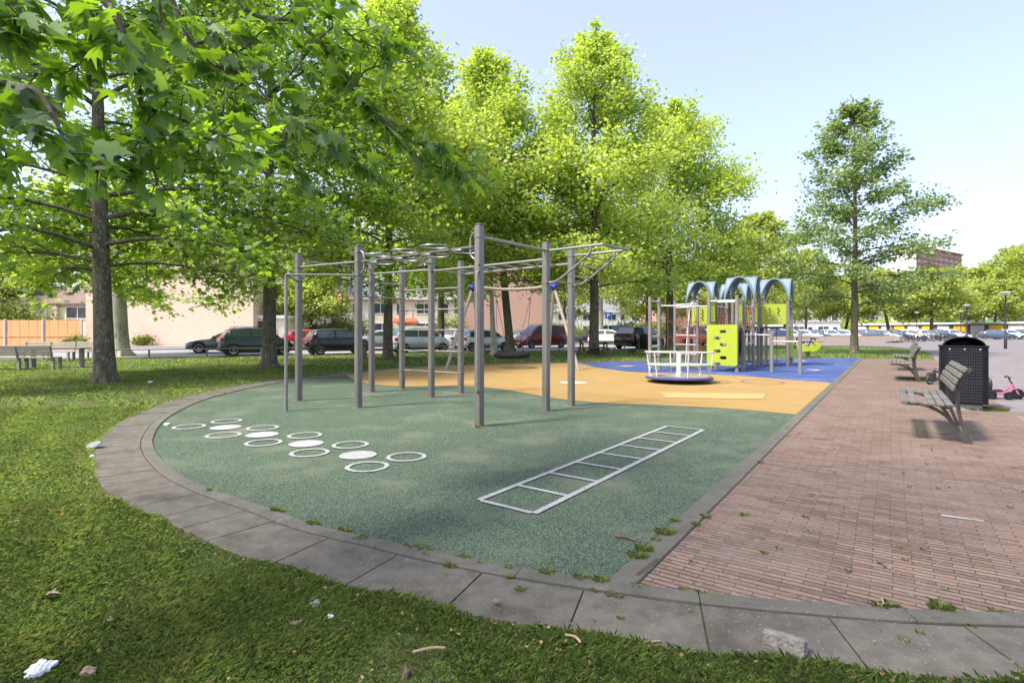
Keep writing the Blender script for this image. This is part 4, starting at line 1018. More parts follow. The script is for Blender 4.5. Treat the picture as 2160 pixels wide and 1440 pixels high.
put(make_car('light grey small minivan behind the wall-bar ladder', 'paint_silver', L=3.75, Wd=1.66, H=1.60, belt=.98, hood=.95, xw=1.32, xrf=.55, xrr=-1.42, xrw=-1.74, wr=.28, nose=.70, tail=1.0), 884, 35, 32)
put(make_car('white car with an orange plate glimpsed behind the swing leg', 'paint_whitecar', L=4.0, Wd=1.7, H=1.5), 968, 44, 60)
put(make_car('pale mint city car right of the sloping swing leg', 'paint_pale', L=3.5, Wd=1.63, H=1.47, belt=.93, hood=.92, xw=1.18, xrf=.40, xrr=-1.1, xrw=-1.62, wr=.29, nose=.64, tail=.98), 1020, 37.3, 28)
put(make_car('silver car behind the bonnet of the maroon van', 'paint_silver', L=4.2, Wd=1.75, H=1.46), 1105, 50, 215)
put(make_car('maroon high-roofed van with roof rails behind the nest swing', 'paint_maroon', L=4.3, Wd=1.80, H=1.82, belt=1.10, hood=1.02, xw=1.45, xrf=.65, xrr=-1.98, xrw=-2.10, wr=.32, nose=.76, tail=1.20, rails=True, pillar=(-.9, -.05), cat='van'), 1140, 43.5, 214)
put(make_car('black sport utility car with rear to us left of the play tower', 'paint_black', L=4.5, Wd=1.86, H=1.66, belt=1.08, hood=1.02, xw=1.20, xrf=.35, xrr=-1.6, xrw=-2.08, wr=.37, nose=.74, tail=1.12, rails=True), 1350, 41.5, 44)
put(make_car('orange-red car behind the red climbing net of the tower', 'paint_orange_car', L=4.3, Wd=1.8, H=1.62, belt=1.05, hood=1.0, wr=.35, nose=.72, tail=1.05), 1466, 49, 20)
put(make_car('grey van parked behind the black sport utility car', 'paint_gray', L=4.6, Wd=1.9, H=1.95, belt=1.15, hood=1.05, xw=1.6, xrf=.9, xrr=-2.1, xrw=-2.25, wr=.33, cat='van'), 1312, 62, 30)
wc = put(make_car('white car beyond the pale trunk near the parking sign', 'paint_whitecar', L=4.2, Wd=1.76, H=1.46), 1286, 56, -20)
bc = put(make_car('dark blue car at far end of the road left of the tree trunks', 'paint_blue', L=4.3, Wd=1.76, H=1.46), 1206, 62, 20)
def far(src, px, Y, deg, label): d = dup(src, ((px - CX) * Y / F, Y), R(deg), label, 'cars in the car park'); return d
far(bc, 1236, 68, 200, 'dark car half hidden behind the pale double trunk')
far(bc, 1640, 64, 25, 'dark blue car seen under the tower deck on the right')
far(wc, 1498, 58, 10, 'white car right of the orange-red car behind the tower')
row = [(1688, 66, 0), (1722, 68, 1), (1757, 67, 0), (1790, 70, 2), (1832, 70, 1), (1868, 72, 3), (1893, 74, 0), (1925, 76, 1)]
sv = make_car('silver car in the row above the brown bank', 'paint_silver', L=4.3, Wd=1.76, H=1.5); put(sv, 1757, 67, -52)
rd = make_car('red car in the row above the brown bank, right beside the lone tree', 'paint_red', L=4.0, Wd=1.7, H=1.46); put(rd, 1820, 73, -50)
tag(sv, group='cars in the car park'); tag(rd, group='cars in the car park')
far(sv, 1672, 65, -50, 'silver car in the car park, leftmost above the bank, by the lime panel post')
far(wc, 1700, 67, -54, 'white car in the car park above the bank, second from the tower')
far(bc, 1728, 68, -52, 'blue car in the car park above the bank, left of a silver one')
far(wc, 1783, 69, -50, 'white car in the car park just left of the lone tree trunk')
far(bc, 1838, 68, -48, 'large blue car in the car park right of the lone tree trunk'); 
far(sv, 1862, 74, -52, 'silver car in the car park under the leaning far tree')
far(bc, 1886, 76, -50, 'blue car in the car park in front of the leftmost yellow garage door')
far(wc, 1922, 76, -40, 'white car behind the left half of the nearer bicycle row')
far(sv, 1950, 77, -44, 'silver car behind the middle of the nearer bicycle row')
far(bc, 1982, 78, -40, 'dark blue car behind the right half of the nearer bicycle row')
far(sv, 2010, 78, -42, 'silver car behind the small grey bin')
far(bc, 2105, 80, -40, 'dark blue car behind the nearest lamp post')
far(wc, 2128, 82, -30, 'white car right of the nearest lamp post, behind bicycles')
far(bc, 2160, 84, -35, 'blue car cut by the right edge of the photo')
# ------------------------------------------------------------------ buildings
brickmat('brick_orange', (.60, .41, .28), (.70, .51, .37), (.72, .64, .54), .22, .075, vertical='x', msize=.010, bump=.2)
brickmat('brick_salmon', (.42, .24, .18), (.47, .28, .21), (.38, .30, .25), .22, .075, vertical='x', msize=.010, bump=.2)
mat('wall_cream', (.66, .60, .46), (.72, .66, .52), 2, .85); mat('wall_white', (.72, .71, .67), (.78, .77, .74), 2, .85); mat('wall_yellow', (.74, .66, .36), (.78, .71, .44), 2, .8)
mat('roof_brown', (.14, .09, .07), (.20, .14, .11), 3, .85, bump=.4, bscale=10); mat('roof_grey', (.16, .16, .16), (.22, .22, .22), 3, .85)
mat('frame_white', (.75, .75, .73), None, rough=.5); mat('glass_dark', (.05, .06, .07), None, rough=.08, spec=.8); mat('door_green', (.03, .10, .06), None, rough=.5)
mat('fence_orange', (.55, .27, .10), (.68, .37, .16), 3, .7, stretch=(6, 1, .4)); mat('fence_post', (.38, .36, .34), (.46, .44, .42), 5, .85); mat('fence_beige', (.55, .46, .35), (.66, .57, .45), 3, .8, stretch=(6, 1, .4))
mat('garage_yellow', (.72, .46, .015), None, rough=.5); mat('garage_white', (.60, .58, .55), None, rough=.5); mat('pier_dark', (.10, .10, .11), (.14, .14, .15), 4, .8); mat('fascia', (.62, .61, .58), (.68, .67, .64), 2, .7)
mat('band_red', (.50, .13, .10), (.55, .17, .13), 2, .7); mat('band_green', (.06, .28, .13), None, rough=.5); mat('sign_orange', (.72, .22, .03), None, rough=.5); mat('block_glass', (.30, .32, .34), None, rough=.3); mat('balcony_grey', (.20, .18, .18), None, rough=.6)
mat('awning_red', (.6, .10, .05), None, rough=.7); mat('curtain', (.6, .58, .54), None, rough=.9)
def window(parent, x, z, w, h, y=0, split=1, sash='frame_white'):
    f = MB()
    for dx in (-w/2, w/2): f.box((x + dx, y - .03, z), (.08, .08, h + .08))
    for dz in (-h/2, h/2): f.box((x, y - .028, z + dz), (w - .08, .076, .08))
    for k in range(1, split): f.box((x - w/2 + w*k/split, y - .026, z), (.06, .07, h - .08))
    o = f.build('window', sash, parent)
    MB().box((x, y - .012, z), (w, .02, h)).build('pane', 'glass_dark', o)
    return o
def gable(parent, w, d, eave, ridge, wall, roof, along='x', over=.3):
    """walls with their roof; ridge along x (long front) or along y (gable faces us)"""
    mb = MB()
    if along == 'y':
        mb.add([(-w/2,0,-.1),(w/2,0,-.1),(w/2,0,eave),(0,0,ridge),(-w/2,0,eave),(-w/2,d,-.1),(w/2,d,-.1),(w/2,d,eave),(0,d,ridge),(-w/2,d,eave)], [(0,1,2,3,4),(9,8,7,6,5),(1,6,7,2),(5,0,4,9)])
        wl = mb.build('wall', wall, parent, 0); r = MB()
        for s in (-1, 1):
            e = Vector((s*w/2, 0, eave)); t = Vector((0, 0, ridge)); dv = (e - t).normalized(); e2 = e + dv * over; nn = Vector((-dv.z*s, 0, dv.x*s)) * .16
            if nn.z < 0: nn = -nn
            r.add([e2 + Vector((0, -over, .02)), t + Vector((0, -over, .02)), t + Vector((0, d + over, .02)), e2 + Vector((0, d + over, .02)), e2 + nn + Vector((0, -over, .02)), t + Vector((0, -over, .18)), t + Vector((0, d + over, .18)), e2 + nn + Vector((0, d + over, .02))], [(3,2,1,0),(4,5,6,7),(0,1,5,4),(2,3,7,6),(3,0,4,7)])
        r.build('roof', roof, parent, 0)
    else:
        mb.add([(-w/2,0,-.1),(w/2,0,-.1),(w/2,d,-.1),(-w/2,d,-.1),(-w/2,0,eave),(w/2,0,eave),(w/2,d,eave),(-w/2,d,eave),(-w/2,d/2,ridge),(w/2,d/2,ridge)], [(0,1,5,4),(2,3,7,6),(1,2,6,9,5),(3,0,4,8,7)])
        wl = mb.build('wall', wall, parent, 0); r = MB(); k = (ridge - eave) / (d/2)
        for y0, y1 in ((-over, d/2), (d + over, d/2)):
            z0 = eave - over*k; r.add([(-w/2-over, y0, z0+.03), (w/2+over, y0, z0+.03), (w/2+over, y1, ridge+.03), (-w/2-over, y1, ridge+.03), (-w/2-over, y0, z0+.2), (w/2+over, y0, z0+.2), (w/2+over, y1, ridge+.2), (-w/2-over, y1, ridge+.2)], [(0,1,2,3),(7,6,5,4),(0,4,5,1),(1,5,6,2),(3,7,4,0)])
        r.build('roof', roof, parent, 0)
    return wl
def wallpos(px, Y): return ((px - CX) * Y / F, Y)
# orange brick house with the wide blank wall
h1 = thing('brick_house', 'orange brick house with a wide blank side wall across the road', 'house', (-28.6, 45.6, 0), .05)
gable(h1, 13.6, 9, 5.6, 8.6, 'brick_orange', 'roof_brown', 'y')
MB().rbox((-1.5, 4, 9.0), (.8, .6, 1.6), .02).build('chimney', 'brick_orange', h1)
# house with yellow upper wall left of it
h2 = thing('terraced_house', 'house with pale yellow upper wall behind the orange fence', 'house', (-42.0, 48.5, 0), .03)
gable(h2, 10.5, 8, 3.7, 5.2, 'wall_yellow', 'roof_brown', 'x')
window(h2, 3.3, 2.95, 2.0, 1.05, 0, 2); window(h2, -1.5, 2.9, 1.6, 1.1, 0, 2); MB().box((1.45, -.12, 1.85), (.42, .26, 3.7)).build('brick_pier', 'brick_orange', h2)
MB().cyl((.6, -.06, 0), (.6, -.06, 3.6), .05, n=8).build('downpipe', 'frame_white', h2)
window(h2, -3.6, 1.0, 1.4, 1.6, 0, 1)
# wooden fence
fz = thing('wooden_fence', 'orange plank fence with grey posts at the left edge', 'fence', (*wallpos(172, 43.0), 0), .03)
pn = MB()
for px0, px1 in ((-62, 13), (18, 91), (96, 171)):
    a, b = (px0 - 172) * 43 / F, (px1 - 172) * 43 / F; nP = 8
    for i in range(nP):
        w_ = (b - a) / nP; pn.box((a + w_*(i + .5), .0 + (.012 if i % 2 else 0), 1.12), (w_ - .012, .022, 2.16))
    pn.box(((a+b)/2, -.03, .95), (b - a, .03, .10)); pn.build('plank_panel', 'fence_orange', fz); pn = MB()
for px in (15.5, 93.5, 172.5): MB().rbox(((px - 172) * 43 / F, -.03, 1.14), (.14, .12, 2.3), .01).build('post', 'fence_post', fz)
# flat roofed entry with a green door
sh = thing('garage_shed', 'flat-roofed shed with white fascia and green door beside the brick wall', 'shed', (*wallpos(553, 47.0), 0), .05)
MB().box((0, 2.5, 1.2), (3.8, 5, 2.5)).build('wall', 'wall_cream', sh); MB().box((.05, 2.4, 2.56), (4.1, 5.4, .24)).build('roof', 'frame_white', sh)
MB().box((-1.55, -.03, 1.05), (.85, .06, 2.15)).build('door', 'door_green', sh); window(sh, .15, 1.85, 2.2, .75, 0, 1)
MB().box((.15, -.02, .72), (2.3, .05, 1.2)).build('panel', 'fence_beige', sh)
# cream terraces beyond
def terrace(label, loc, rz, n, wall, roof, unit=5.4, eave=5.4, ridge=8.2, d=8.5, name='terraced_house', extra=None):
    t = thing(name, label, 'houses', loc, rz, 'far terraced houses')
    gable(t, n*unit, d, eave, ridge, wall, roof, 'x')
    for i in range(n):
        x = -n*unit/2 + unit*(i + .5)
        window(t, x - 1.1, 4.1, 1.9, 1.3, 0, 2); window(t, x + 1.4, 4.1, 1.1, 1.3, 0, 1); window(t, x - .9, 1.45, 2.4, 1.6, 0, 2)
        MB().box((x + 1.6, -.03, 1.05), (.95, .06, 2.1)).build('door', 'door_green' if i % 2 else 'glass_dark', t)
        MB().box((x - unit/2 + .06, -.05, 2.6), (.10, .10, 5.2)).build('downpipe', 'fascia', t)
    MB().box((0, -.25, eave - .1), (n*unit + .5, .5, .14)).build('gutter', 'frame_white', t)
    return t
t1 = terrace('cream row of houses seen between the left frame posts, one with a red awning', (*wallpos(775, 68), 0), .12, 4, 'wall_cream', 'roof_grey')
aw = MB().add([(3.2, -.1, 2.9), (6.0, -.1, 2.9), (6.0, -1.1, 2.45), (3.2, -1.1, 2.45), (3.2, -1.1, 2.25), (6.0, -1.1, 2.25)], [(0, 1, 2, 3), (3, 2, 5, 4)]); aw.build('awning', 'awning_red', t1, 0)
h3 = thing('brick_house', 'salmon brick house gable behind the nest swing', 'house', (*wallpos(1062, 58), 0), .08)
gable(h3, 8.6, 10, 5.6, 8.2, 'brick_salmon', 'roof_brown', 'y')
terrace('white row of houses far behind the tree trunks left of the play tower', (*wallpos(1275, 118), 0), .1, 6, 'wall_white', 'roof_grey')
h4 = thing('brick_house', 'pinkish brick house far behind the play tower nets', 'house', (*wallpos(1478, 96), 0), .1)
gable(h4, 16, 9, 5.2, 7.6, 'brick_salmon', 'roof_brown', 'x')
for x in (-5, -1, 4): window(h4, x, 3.9, 2.0, 1.2, 0, 2); window(h4, x, 1.4, 2.0, 1.4, 0, 2)
terrace('low grey row of houses far behind the right side of the tower', (*wallpos(1668, 135), 0), -.3, 4, 'wall_white', 'roof_grey', eave=3.6, ridge=5.4)
fb = thing('garden_fence', 'beige upright board fence behind the light grey minivan', 'fence', (*wallpos(912, 58), 0), .08)
f_ = MB(); nb_ = 34
for i in range(nb_): f_.box((-3.6 + 7.2*i/(nb_-1), 0, .92 + .03*math.sin(i*2.1)), (.18, .025, 1.85))
f_.build('board_panel', 'fence_beige', fb)
for x in (-3.65, 0, 3.65): MB().rbox((x, .07, .95), (.12, .1, 1.95), .01).build('post', 'fence_post', fb)
fb2 = thing('garden_fence', 'low beige garden fence behind the red and black hatchbacks', 'fence', (*wallpos(690, 55), 0), .1)
f_ = MB()
for i in range(40): f_.box((-4.5 + 9*i/39, 0, .75), (.2, .025, 1.5))
f_.build('board_panel', 'fence_beige', fb2)
for x in (-4.55, -1.5, 1.5, 4.55): MB().rbox((x, .07, .8), (.12, .1, 1.6), .01).build('post', 'fence_post', fb2)
# garages
gp0, gp1 = Vector((79.0, 125.0)), Vector((86.4, 84.0)); gd = gp1 - gp0; gl = gd.length
ga = thing('garage_row', 'long flat garage row with alternating yellow and white doors', 'garages', (*gp0, 0), math.atan2(gd.y, gd.x))
MB().box((gl/2, 3.0, 1.25), (gl, 5.9, 2.5)).build('wall', 'pier_dark', ga); MB().box((gl/2, 2.9, 2.62), (gl + .6, 6.6, .34)).build('roof', 'fascia', ga)
nd = 13
for i in range(nd):
    x = gl * (i + .5) / nd; MB().box((x, -.03, 1.12), (gl/nd*.74, .10, 2.25)).build('garage_door', 'garage_yellow' if i % 2 else 'garage_white', ga)
# shops behind with a green band
sp_ = thing('shop_building', 'long low building with green band and orange signs behind the garages', 'building', (118, 152, 0), R(-72))
MB().box((30, 9, 3.2), (66, 18, 6.4)).build('wall', 'wall_white', sp_)
MB().box((30, -.15, 3.9), (66.4, .5, .55)).build('green_band', 'band_green', sp_); MB().box((30, -.6, 2.85), (66.4, 1.4, .25)).build('canopy', 'fascia', sp_); MB().box((30, 9, 6.5), (67, 19, .35)).build('roof', 'fascia', sp_)
for x in (8, 20): MB().box((x, -.45, 3.1), (8, .12, .7)).build('shop_sign', 'sign_orange', sp_)
for i in range(12): MB().box((2 + i*5.2, -.03, 1.4), (4.2, .08, 2.2)).build('window', 'glass_dark', sp_); MB().box((2 + i*5.2, -.03, 5.2), (3.6, .08, 1.2)).build('window', 'glass_dark', sp_)
# high-rise
def highrise(label, p, q, d, floors, fh=3.05, base=0, name='apartment_block', cols=9):
    p, q = Vector(p), Vector(q); e = q - p; Lh = e.length
    t = thing(name, label, 'apartment block', (*p, 0), math.atan2(e.y, e.x), 'red and white apartment blocks'); Hh = floors * fh
    MB().box((Lh/2, d/2, Hh/2), (Lh, d, Hh)).build('wall', 'wall_white', t)
    MB().box((-.3, d/2 - 1, Hh/2 + .3), (.6, d + 2.4, Hh + .6)).build('end_wall', 'wall_white', t)
    MB().box((Lh/2, d/2 - .8, Hh + .35), (Lh + .2, d + 2.2, .7)).build('roof', 'band_red', t)
    for k in range(floors):
        z = k * fh
        MB().box((Lh/2, -.95, z + .58), (Lh, .16, 1.15)).build('balcony_rail', 'band_red', t)
        MB().box((Lh/2, -.5, z + .06), (Lh, 1.0, .12)).build('balcony_floor', 'balcony_grey', t)  # floor slabs in one even grey
        w_ = MB()
        for c in range(cols): w_.box((Lh*(c + .62)/cols, -.03, z + 1.5), (Lh/cols*.5, .08, 2.1))
        w_.build('window_strip', 'block_glass', t)
    for c in range(1, cols + 1): MB().box((Lh*c/cols - .1, -.42, Hh/2), (.22, .82, Hh - .02)).build('balcony_wall', 'wall_white', t)
    return t
highrise('tall white apartment block with red balcony bands above the right trees', ((1923 - CX)*290/F, 290), ((2025 - CX)*328/F, 328), 9, 15)
highrise('lower apartment block top peeking right of the tall one', ((2026 - CX)*345/F, 345), ((2056 - CX)*365/F, 365), 14, 11, cols=4)
# ------------------------------------------------------------------ trees
mat('bark', (.045, .037, .023), (.155, .135, .088), 8, .95, bump=1, bscale=22, stretch=(1, 1, .45), speck=(.23, .235, .16), speck_scale=24, speck_at=.60, c3=(.05, .055, .026), c3_scale=3, detail=10)
mat('bark_pale', (.26, .25, .18), (.44, .42, .32), 3, .9, bump=.4, bscale=14, stretch=(1, 1, .35), speck=(.16, .15, .10), speck_scale=8, speck_at=.6)
leafmat('leaf_plane', (.12, .22, .028), (.29, .43, .060), (1.8, 1.7, .6), .56, .05)      # plane trees round the lawn
leafmat('leaf_bright', (.245, .345, .060), (.435, .55, .125), (1.65, 1.55, .7), .56, .05)         # fresh pale crowns
leafmat('leaf_dark', (.13, .20, .065), (.25, .33, .12), (1.6, 1.6, .8), .5, .05)       # the lone tree
leafmat('leaf_far', (.24, .31, .065), (.42, .50, .12), (1.6, 1.5, .7), .56, .04)
leafmat('leaf_near', (.045, .105, .014), (.20, .33, .036), (2.4, 2.3, .6), .58, .06)
leafmat('leaf_shrub', (.10, .15, .02), (.24, .28, .05), (1.4, 1.3, .6), .42, .04)
KITE = np.array([(0, 0, 0), (.42, .40, -.06), (1, 0, -.10), (.42, -.40, -.06)], float)
LOBE = np.array([(0, 0, 0), (.10, .40, -.05), (.42, .22, 0), (.50, .62, -.12), (.66, .20, -.02), (1.05, 0, -.14), (.66, -.20, -.02), (.50, -.62, -.12), (.42, -.22, 0), (.10, -.40, -.05)], float)
def leaves(P, out, size, tpl, r, up=.75, droop=.3, spread=.75):
    """leaf faces at points P, tips pointing roughly along out"""
    n = len(P); nrm = r.normal(0, spread * .62, (n, 3)); nrm[:, 2] += up; nrm /= np.linalg.norm(nrm, axis=1)[:, None]
    ax = out + r.normal(0, .55, (n, 3)); ax[:, 2] -= droop
    ax -= nrm * (ax * nrm).sum(1)[:, None]; ax /= np.linalg.norm(ax, axis=1)[:, None] + 1e-9
    sd = np.cross(nrm, ax); s = size * r.uniform(.65, 1.25, n)
    V = P[:, None, :] + s[:, None, None] * (tpl[None, :, 0, None] * ax[:, None, :] + tpl[None, :, 1, None] * sd[:, None, :] + tpl[None, :, 2, None] * nrm[:, None, :])
    k = len(tpl); return V.reshape(-1, 3), np.arange(n * k).reshape(n, k)
def gen_tree(label, loc, seed, H, r0, zc, Rm, prof, nl=34, nleaf=14000, lsize=.24, leaf='leaf_plane', bark='bark', tpl=KITE, droop=.25, el0=.25, el1=1.05, lean=(0, 0), name='plane_tree', grp='trees round the playground', sig=.30, fork=0, twig=5, topw=.03, tp=.9, shoots=True, avoid=None, bare=.6, zl=None):
    r = np.random.default_rng(seed); t = thing(name, label, 'tree', (loc[0], loc[1], 0), 0, grp)
    K = 16; tr = []
    wob = r.normal(0, .05, (K+1, 2)).cumsum(0) * .6
    for i in range(K+1):
        s = i / K; tr.append(Vector((lean[0]*s + wob[i, 0]*s, lean[1]*s + wob[i, 1]*s, -.08 + H*.96*s)))
    def rad(s): return r0 * (1 - s) ** .85 * (1 + .55 * math.exp(-s*H/.35)) + .012
    mb = MB().tube(smoothline(tr, 2), [rad(i/(2*K)) for i in range(2*K+1)], 14)
    for k in range(6):                                  # root flare
        a = k * 1.05 + r.uniform(0, .5); mb.tube([(r0*.7*math.cos(a), r0*.7*math.sin(a), .35), (r0*1.25*math.cos(a), r0*1.25*math.sin(a), .08), (r0*1.9*math.cos(a), r0*1.9*math.sin(a), -.06)], [r0*.35, r0*.33, r0*.12], 6)
    def trunk_at(z):
        s = min(max((z + .08) / (H*.96), 0), 1) * K; i = min(int(s), K-1); return tr[i].lerp(tr[i+1], s - i), s / K
    A, Od = [], []
    for i in range(nl):
        t_ = ((i + r.uniform(0, 1)) / nl) ** tp; z = zc + (H - zc) * t_ * .97; b, s = trunk_at(z)
        az = i * 2.39996 + r.uniform(-.4, .4); Ll = Rm * prof(t_) * r.uniform(.72, 1.12); el = el0 + (el1 - el0) * t_ + r.normal(0, .1)
        if avoid is not None and t_ < .55 and abs((az - R(avoid) + math.pi) % (2*math.pi) - math.pi) < R(42): continue
        Ll = min(Ll, .18 + (H - z) / max(.25, math.sin(el) - droop + .12)); hz = Vector((math.cos(az), math.sin(az), 0)); pts = []
        ben = r.normal(0, .12)
        for q in np.linspace(0, 1, 7):
            pts.append(b + hz * (Ll*q*math.cos(el*.7)) + Vector((-hz.y, hz.x, 0)) * (ben*Ll*q*q) + Vector((0, 0, Ll * (math.sin(el)*q - droop*q*q))))
        r1 = min(rad(s)*.45, .014 + Ll*.0085)
        mb.tube(pts, [r1*(1 - .85*q) + .004 for q in np.linspace(0, 1, 7)], 6, caps=False)
        nsub = max(2, int(2 + Ll * 1.5))
        segs = [(pts[k], pts[k+1], .5 + .5*k/6) for k in range(2, 6)]
        for j in range(nsub):
            q = r.uniform(.22, .98); f = q*6; k = min(int(f), 5); p = pts[k].lerp(pts[k+1], f - k); a2 = az + r.choice((-1, 1)) * r.uniform(.4, 1.25)
            l2 = Ll * r.uniform(.22, .42) * (1.15 - q*.5) + .25; h2 = Vector((math.cos(a2), math.sin(a2), 0)); e2 = el*.6 + r.normal(.05, .25)
            sub = [p + h2*(l2*u*math.cos(e2)) + Vector((0, 0, l2*(math.sin(e2)*u - droop*.7*u*u))) for u in (0, .35, .7, 1)]
            mb.tube(sub, [r1*.42, r1*.3, r1*.18, .004], 4, caps=False)
            segs += [(sub[u], sub[u+1], .7 + .3*u/3) for u in range(3)]
        if shoots and t_ > .25:                                    # young upright shoots near the outside
            for q in range(3):
                f = r.uniform(.55, 1)*6; k = min(int(f), 5); p = pts[k].lerp(pts[k+1], f - k); l2 = min(r.uniform(.4, 1.3) * min(1, H/14), max(.1, H - p.z + .15))
                e3 = p + Vector((hz.x*.3*l2 + r.normal(0, .12), hz.y*.3*l2 + r.normal(0, .12), l2)); mb.tube([p, e3], [.012, .004], 4, caps=False); segs.append((p, e3, 1.0))
        for a_, b_, w_ in segs:
            ln = (b_ - a_).length; m_ = max(1, int(ln * twig * w_ + r.uniform(0, 1)))
            for q in range(m_): A.append(a_.lerp(b_, r.uniform(0, 1))); Od.append(hz * .8 + (b_ - a_).normalized() * .5)
    for q in range(int(nl*.8)):
        z = H * (1 - .10 * r.uniform(0, 1)**1.5) ; b, s = trunk_at(min(z, H*.96)); A.append(b + Vector((r.normal(0, topw*H*.2), r.normal(0, topw*H*.2), 0))); Od.append(Vector((0, 0, 1)))
    tk = mb.build('trunk', bark, t, 60)
    A = np.array([tuple(a) for a in A]); Od = np.array([tuple(a) for a in Od])
    # leaves sit in small sprays about the twig points, with bare stretches between
    wts = r.gamma(1.8, 1, len(A)); wts /= wts.sum(); idx = r.choice(len(A), nleaf, p=wts)
    sc_ = np.clip(.3 + (H - A[idx][:, 2:3]) / 4, .3, 1)
    P = A[idx] + np.concatenate([r.normal(0, sig, (nleaf, 2)), r.normal(-.06, sig*.72, (nleaf, 1))], 1) * sc_
    if bare:                                            # little foliage grows right against the trunk
        q = (np.hypot(P[:, 0] - lean[0]*P[:, 2]/H, P[:, 1] - lean[1]*P[:, 2]/H) > bare * np.clip(1.4 - P[:, 2]/H*1.4, .1, 1)); P, idx = P[q], idx[q]
    if zl is not None: P = P[P[:, 2] > zl + .35*np.sin(P[:, 0]*2.1) + .3*np.cos(P[:, 1]*1.7)]; idx = idx[:len(P)]
    V, Fq = leaves(P, Od[idx], lsize, tpl, r)
    tint = np.clip(r.normal(.45, .25, len(P)) + .22*np.sin(P[:, 0]*1.3 + seed)*np.cos(P[:, 1]*1.1 + P[:, 2]*1.6), 0, 1)
    npmesh('crown', V, Fq, tint, leaf, t, len(tpl)); return t
cone = lambda t: (1 - t) ** .85 * (.72 + .28*min(1, t*4)) + .03
oval = lambda t: math.sin(math.pi * min(1, (.16 + .84*t)) ) ** .75 * .95 + .07
wide = lambda t: (1 - t**2.0) ** .8 * (.88 + .12*min(1, t*4)) + .05
tall = lambda t: ((1 - t) ** .64) * (.78 + .22*min(1, t*4)) + .03
gen_tree('dark plane tree with rough mossy trunk, nearest on the left lawn', G(222, 807), 11, 15.0, .235, 2.9, 6.0, wide, 58, 32000, .17, 'leaf_plane', tpl=LOBE, droop=.38, sig=.38, lean=(-.5, 0), zl=1.8, tp=1.35, bare=1.6, avoid=-53)
gen_tree('plane tree with mossy trunk in front of the dark green car', G(568, 776), 12, 16.0, .25, 3.3, 6.2, wide, 58, 36000, .18, 'leaf_plane', droop=.38, sig=.42, zl=2.1, tp=1.1, bare=1.5, avoid=-66)
gen_tree('slim plane tree by the picnic table behind the climbing frame', G(818, 760), 13, 17.0, .22, 3.2, 6.3, tall, 60, 40000, .20, 'leaf_bright', sig=.45)
gen_tree('leaning plane tree between nest swing and maroon van', G(1078, 746), 14, 17.8, .26, 4.2, 6.8, tall, 60, 42000, .21, 'leaf_bright', lean=(-1.6, 0), sig=.48)
gen_tree('pale thin-trunked tree beside the swing ropes', G(1042, 749), 15, 8.5, .17, 4.0, 2.8, oval, 20, 6000, .24, 'leaf_bright', 'bark_pale', lean=(-.3, .5))
gen_tree('tall plane tree over the brown picnic table', G(1253, 748), 16, 18.4, .28, 3.6, 6.8, tall, 62, 44000, .21, 'leaf_bright', sig=.48)
gen_tree('broad plane tree rising behind the left side of the play tower', G(1413, 736), 17, 18.1, .30, 4.6, 6.4, wide, 62, 44000, .24, 'leaf_bright', sig=.55)
gen_tree('dense plane tree filling the gap behind the square posts', ((930 - CX)*37/F, 37), 18, 17.0, .24, 4.0, 6.8, tall, 60, 38000, .23, 'leaf_bright', sig=.5)
gen_tree('lone dark green conical tree on the small lawn right of the tower', G(1802, 747), 19, 14.8, .20, 2.8, 5.6, cone, 56, 19500, .20, 'leaf_dark', 'bark', droop=.16, el0=.12, el1=.9, sig=.27, twig=5)
gen_tree('thick pale-barked tree on the pavement before the blank brick wall', G(252, 751), 20, 9.0, .46, 3.6, 4.6, oval, 30, 14000, .26, 'leaf_bright', 'bark_pale', droop=.35)
gen_tree('pale-trunked tree directly behind the plane tree at the brown table', ((1267 - CX)*58/F, 58), 21, 13, .34, 4.2, 4.6, oval, 30, 12000, .34, 'leaf_far', 'bark_pale', sig=.5)
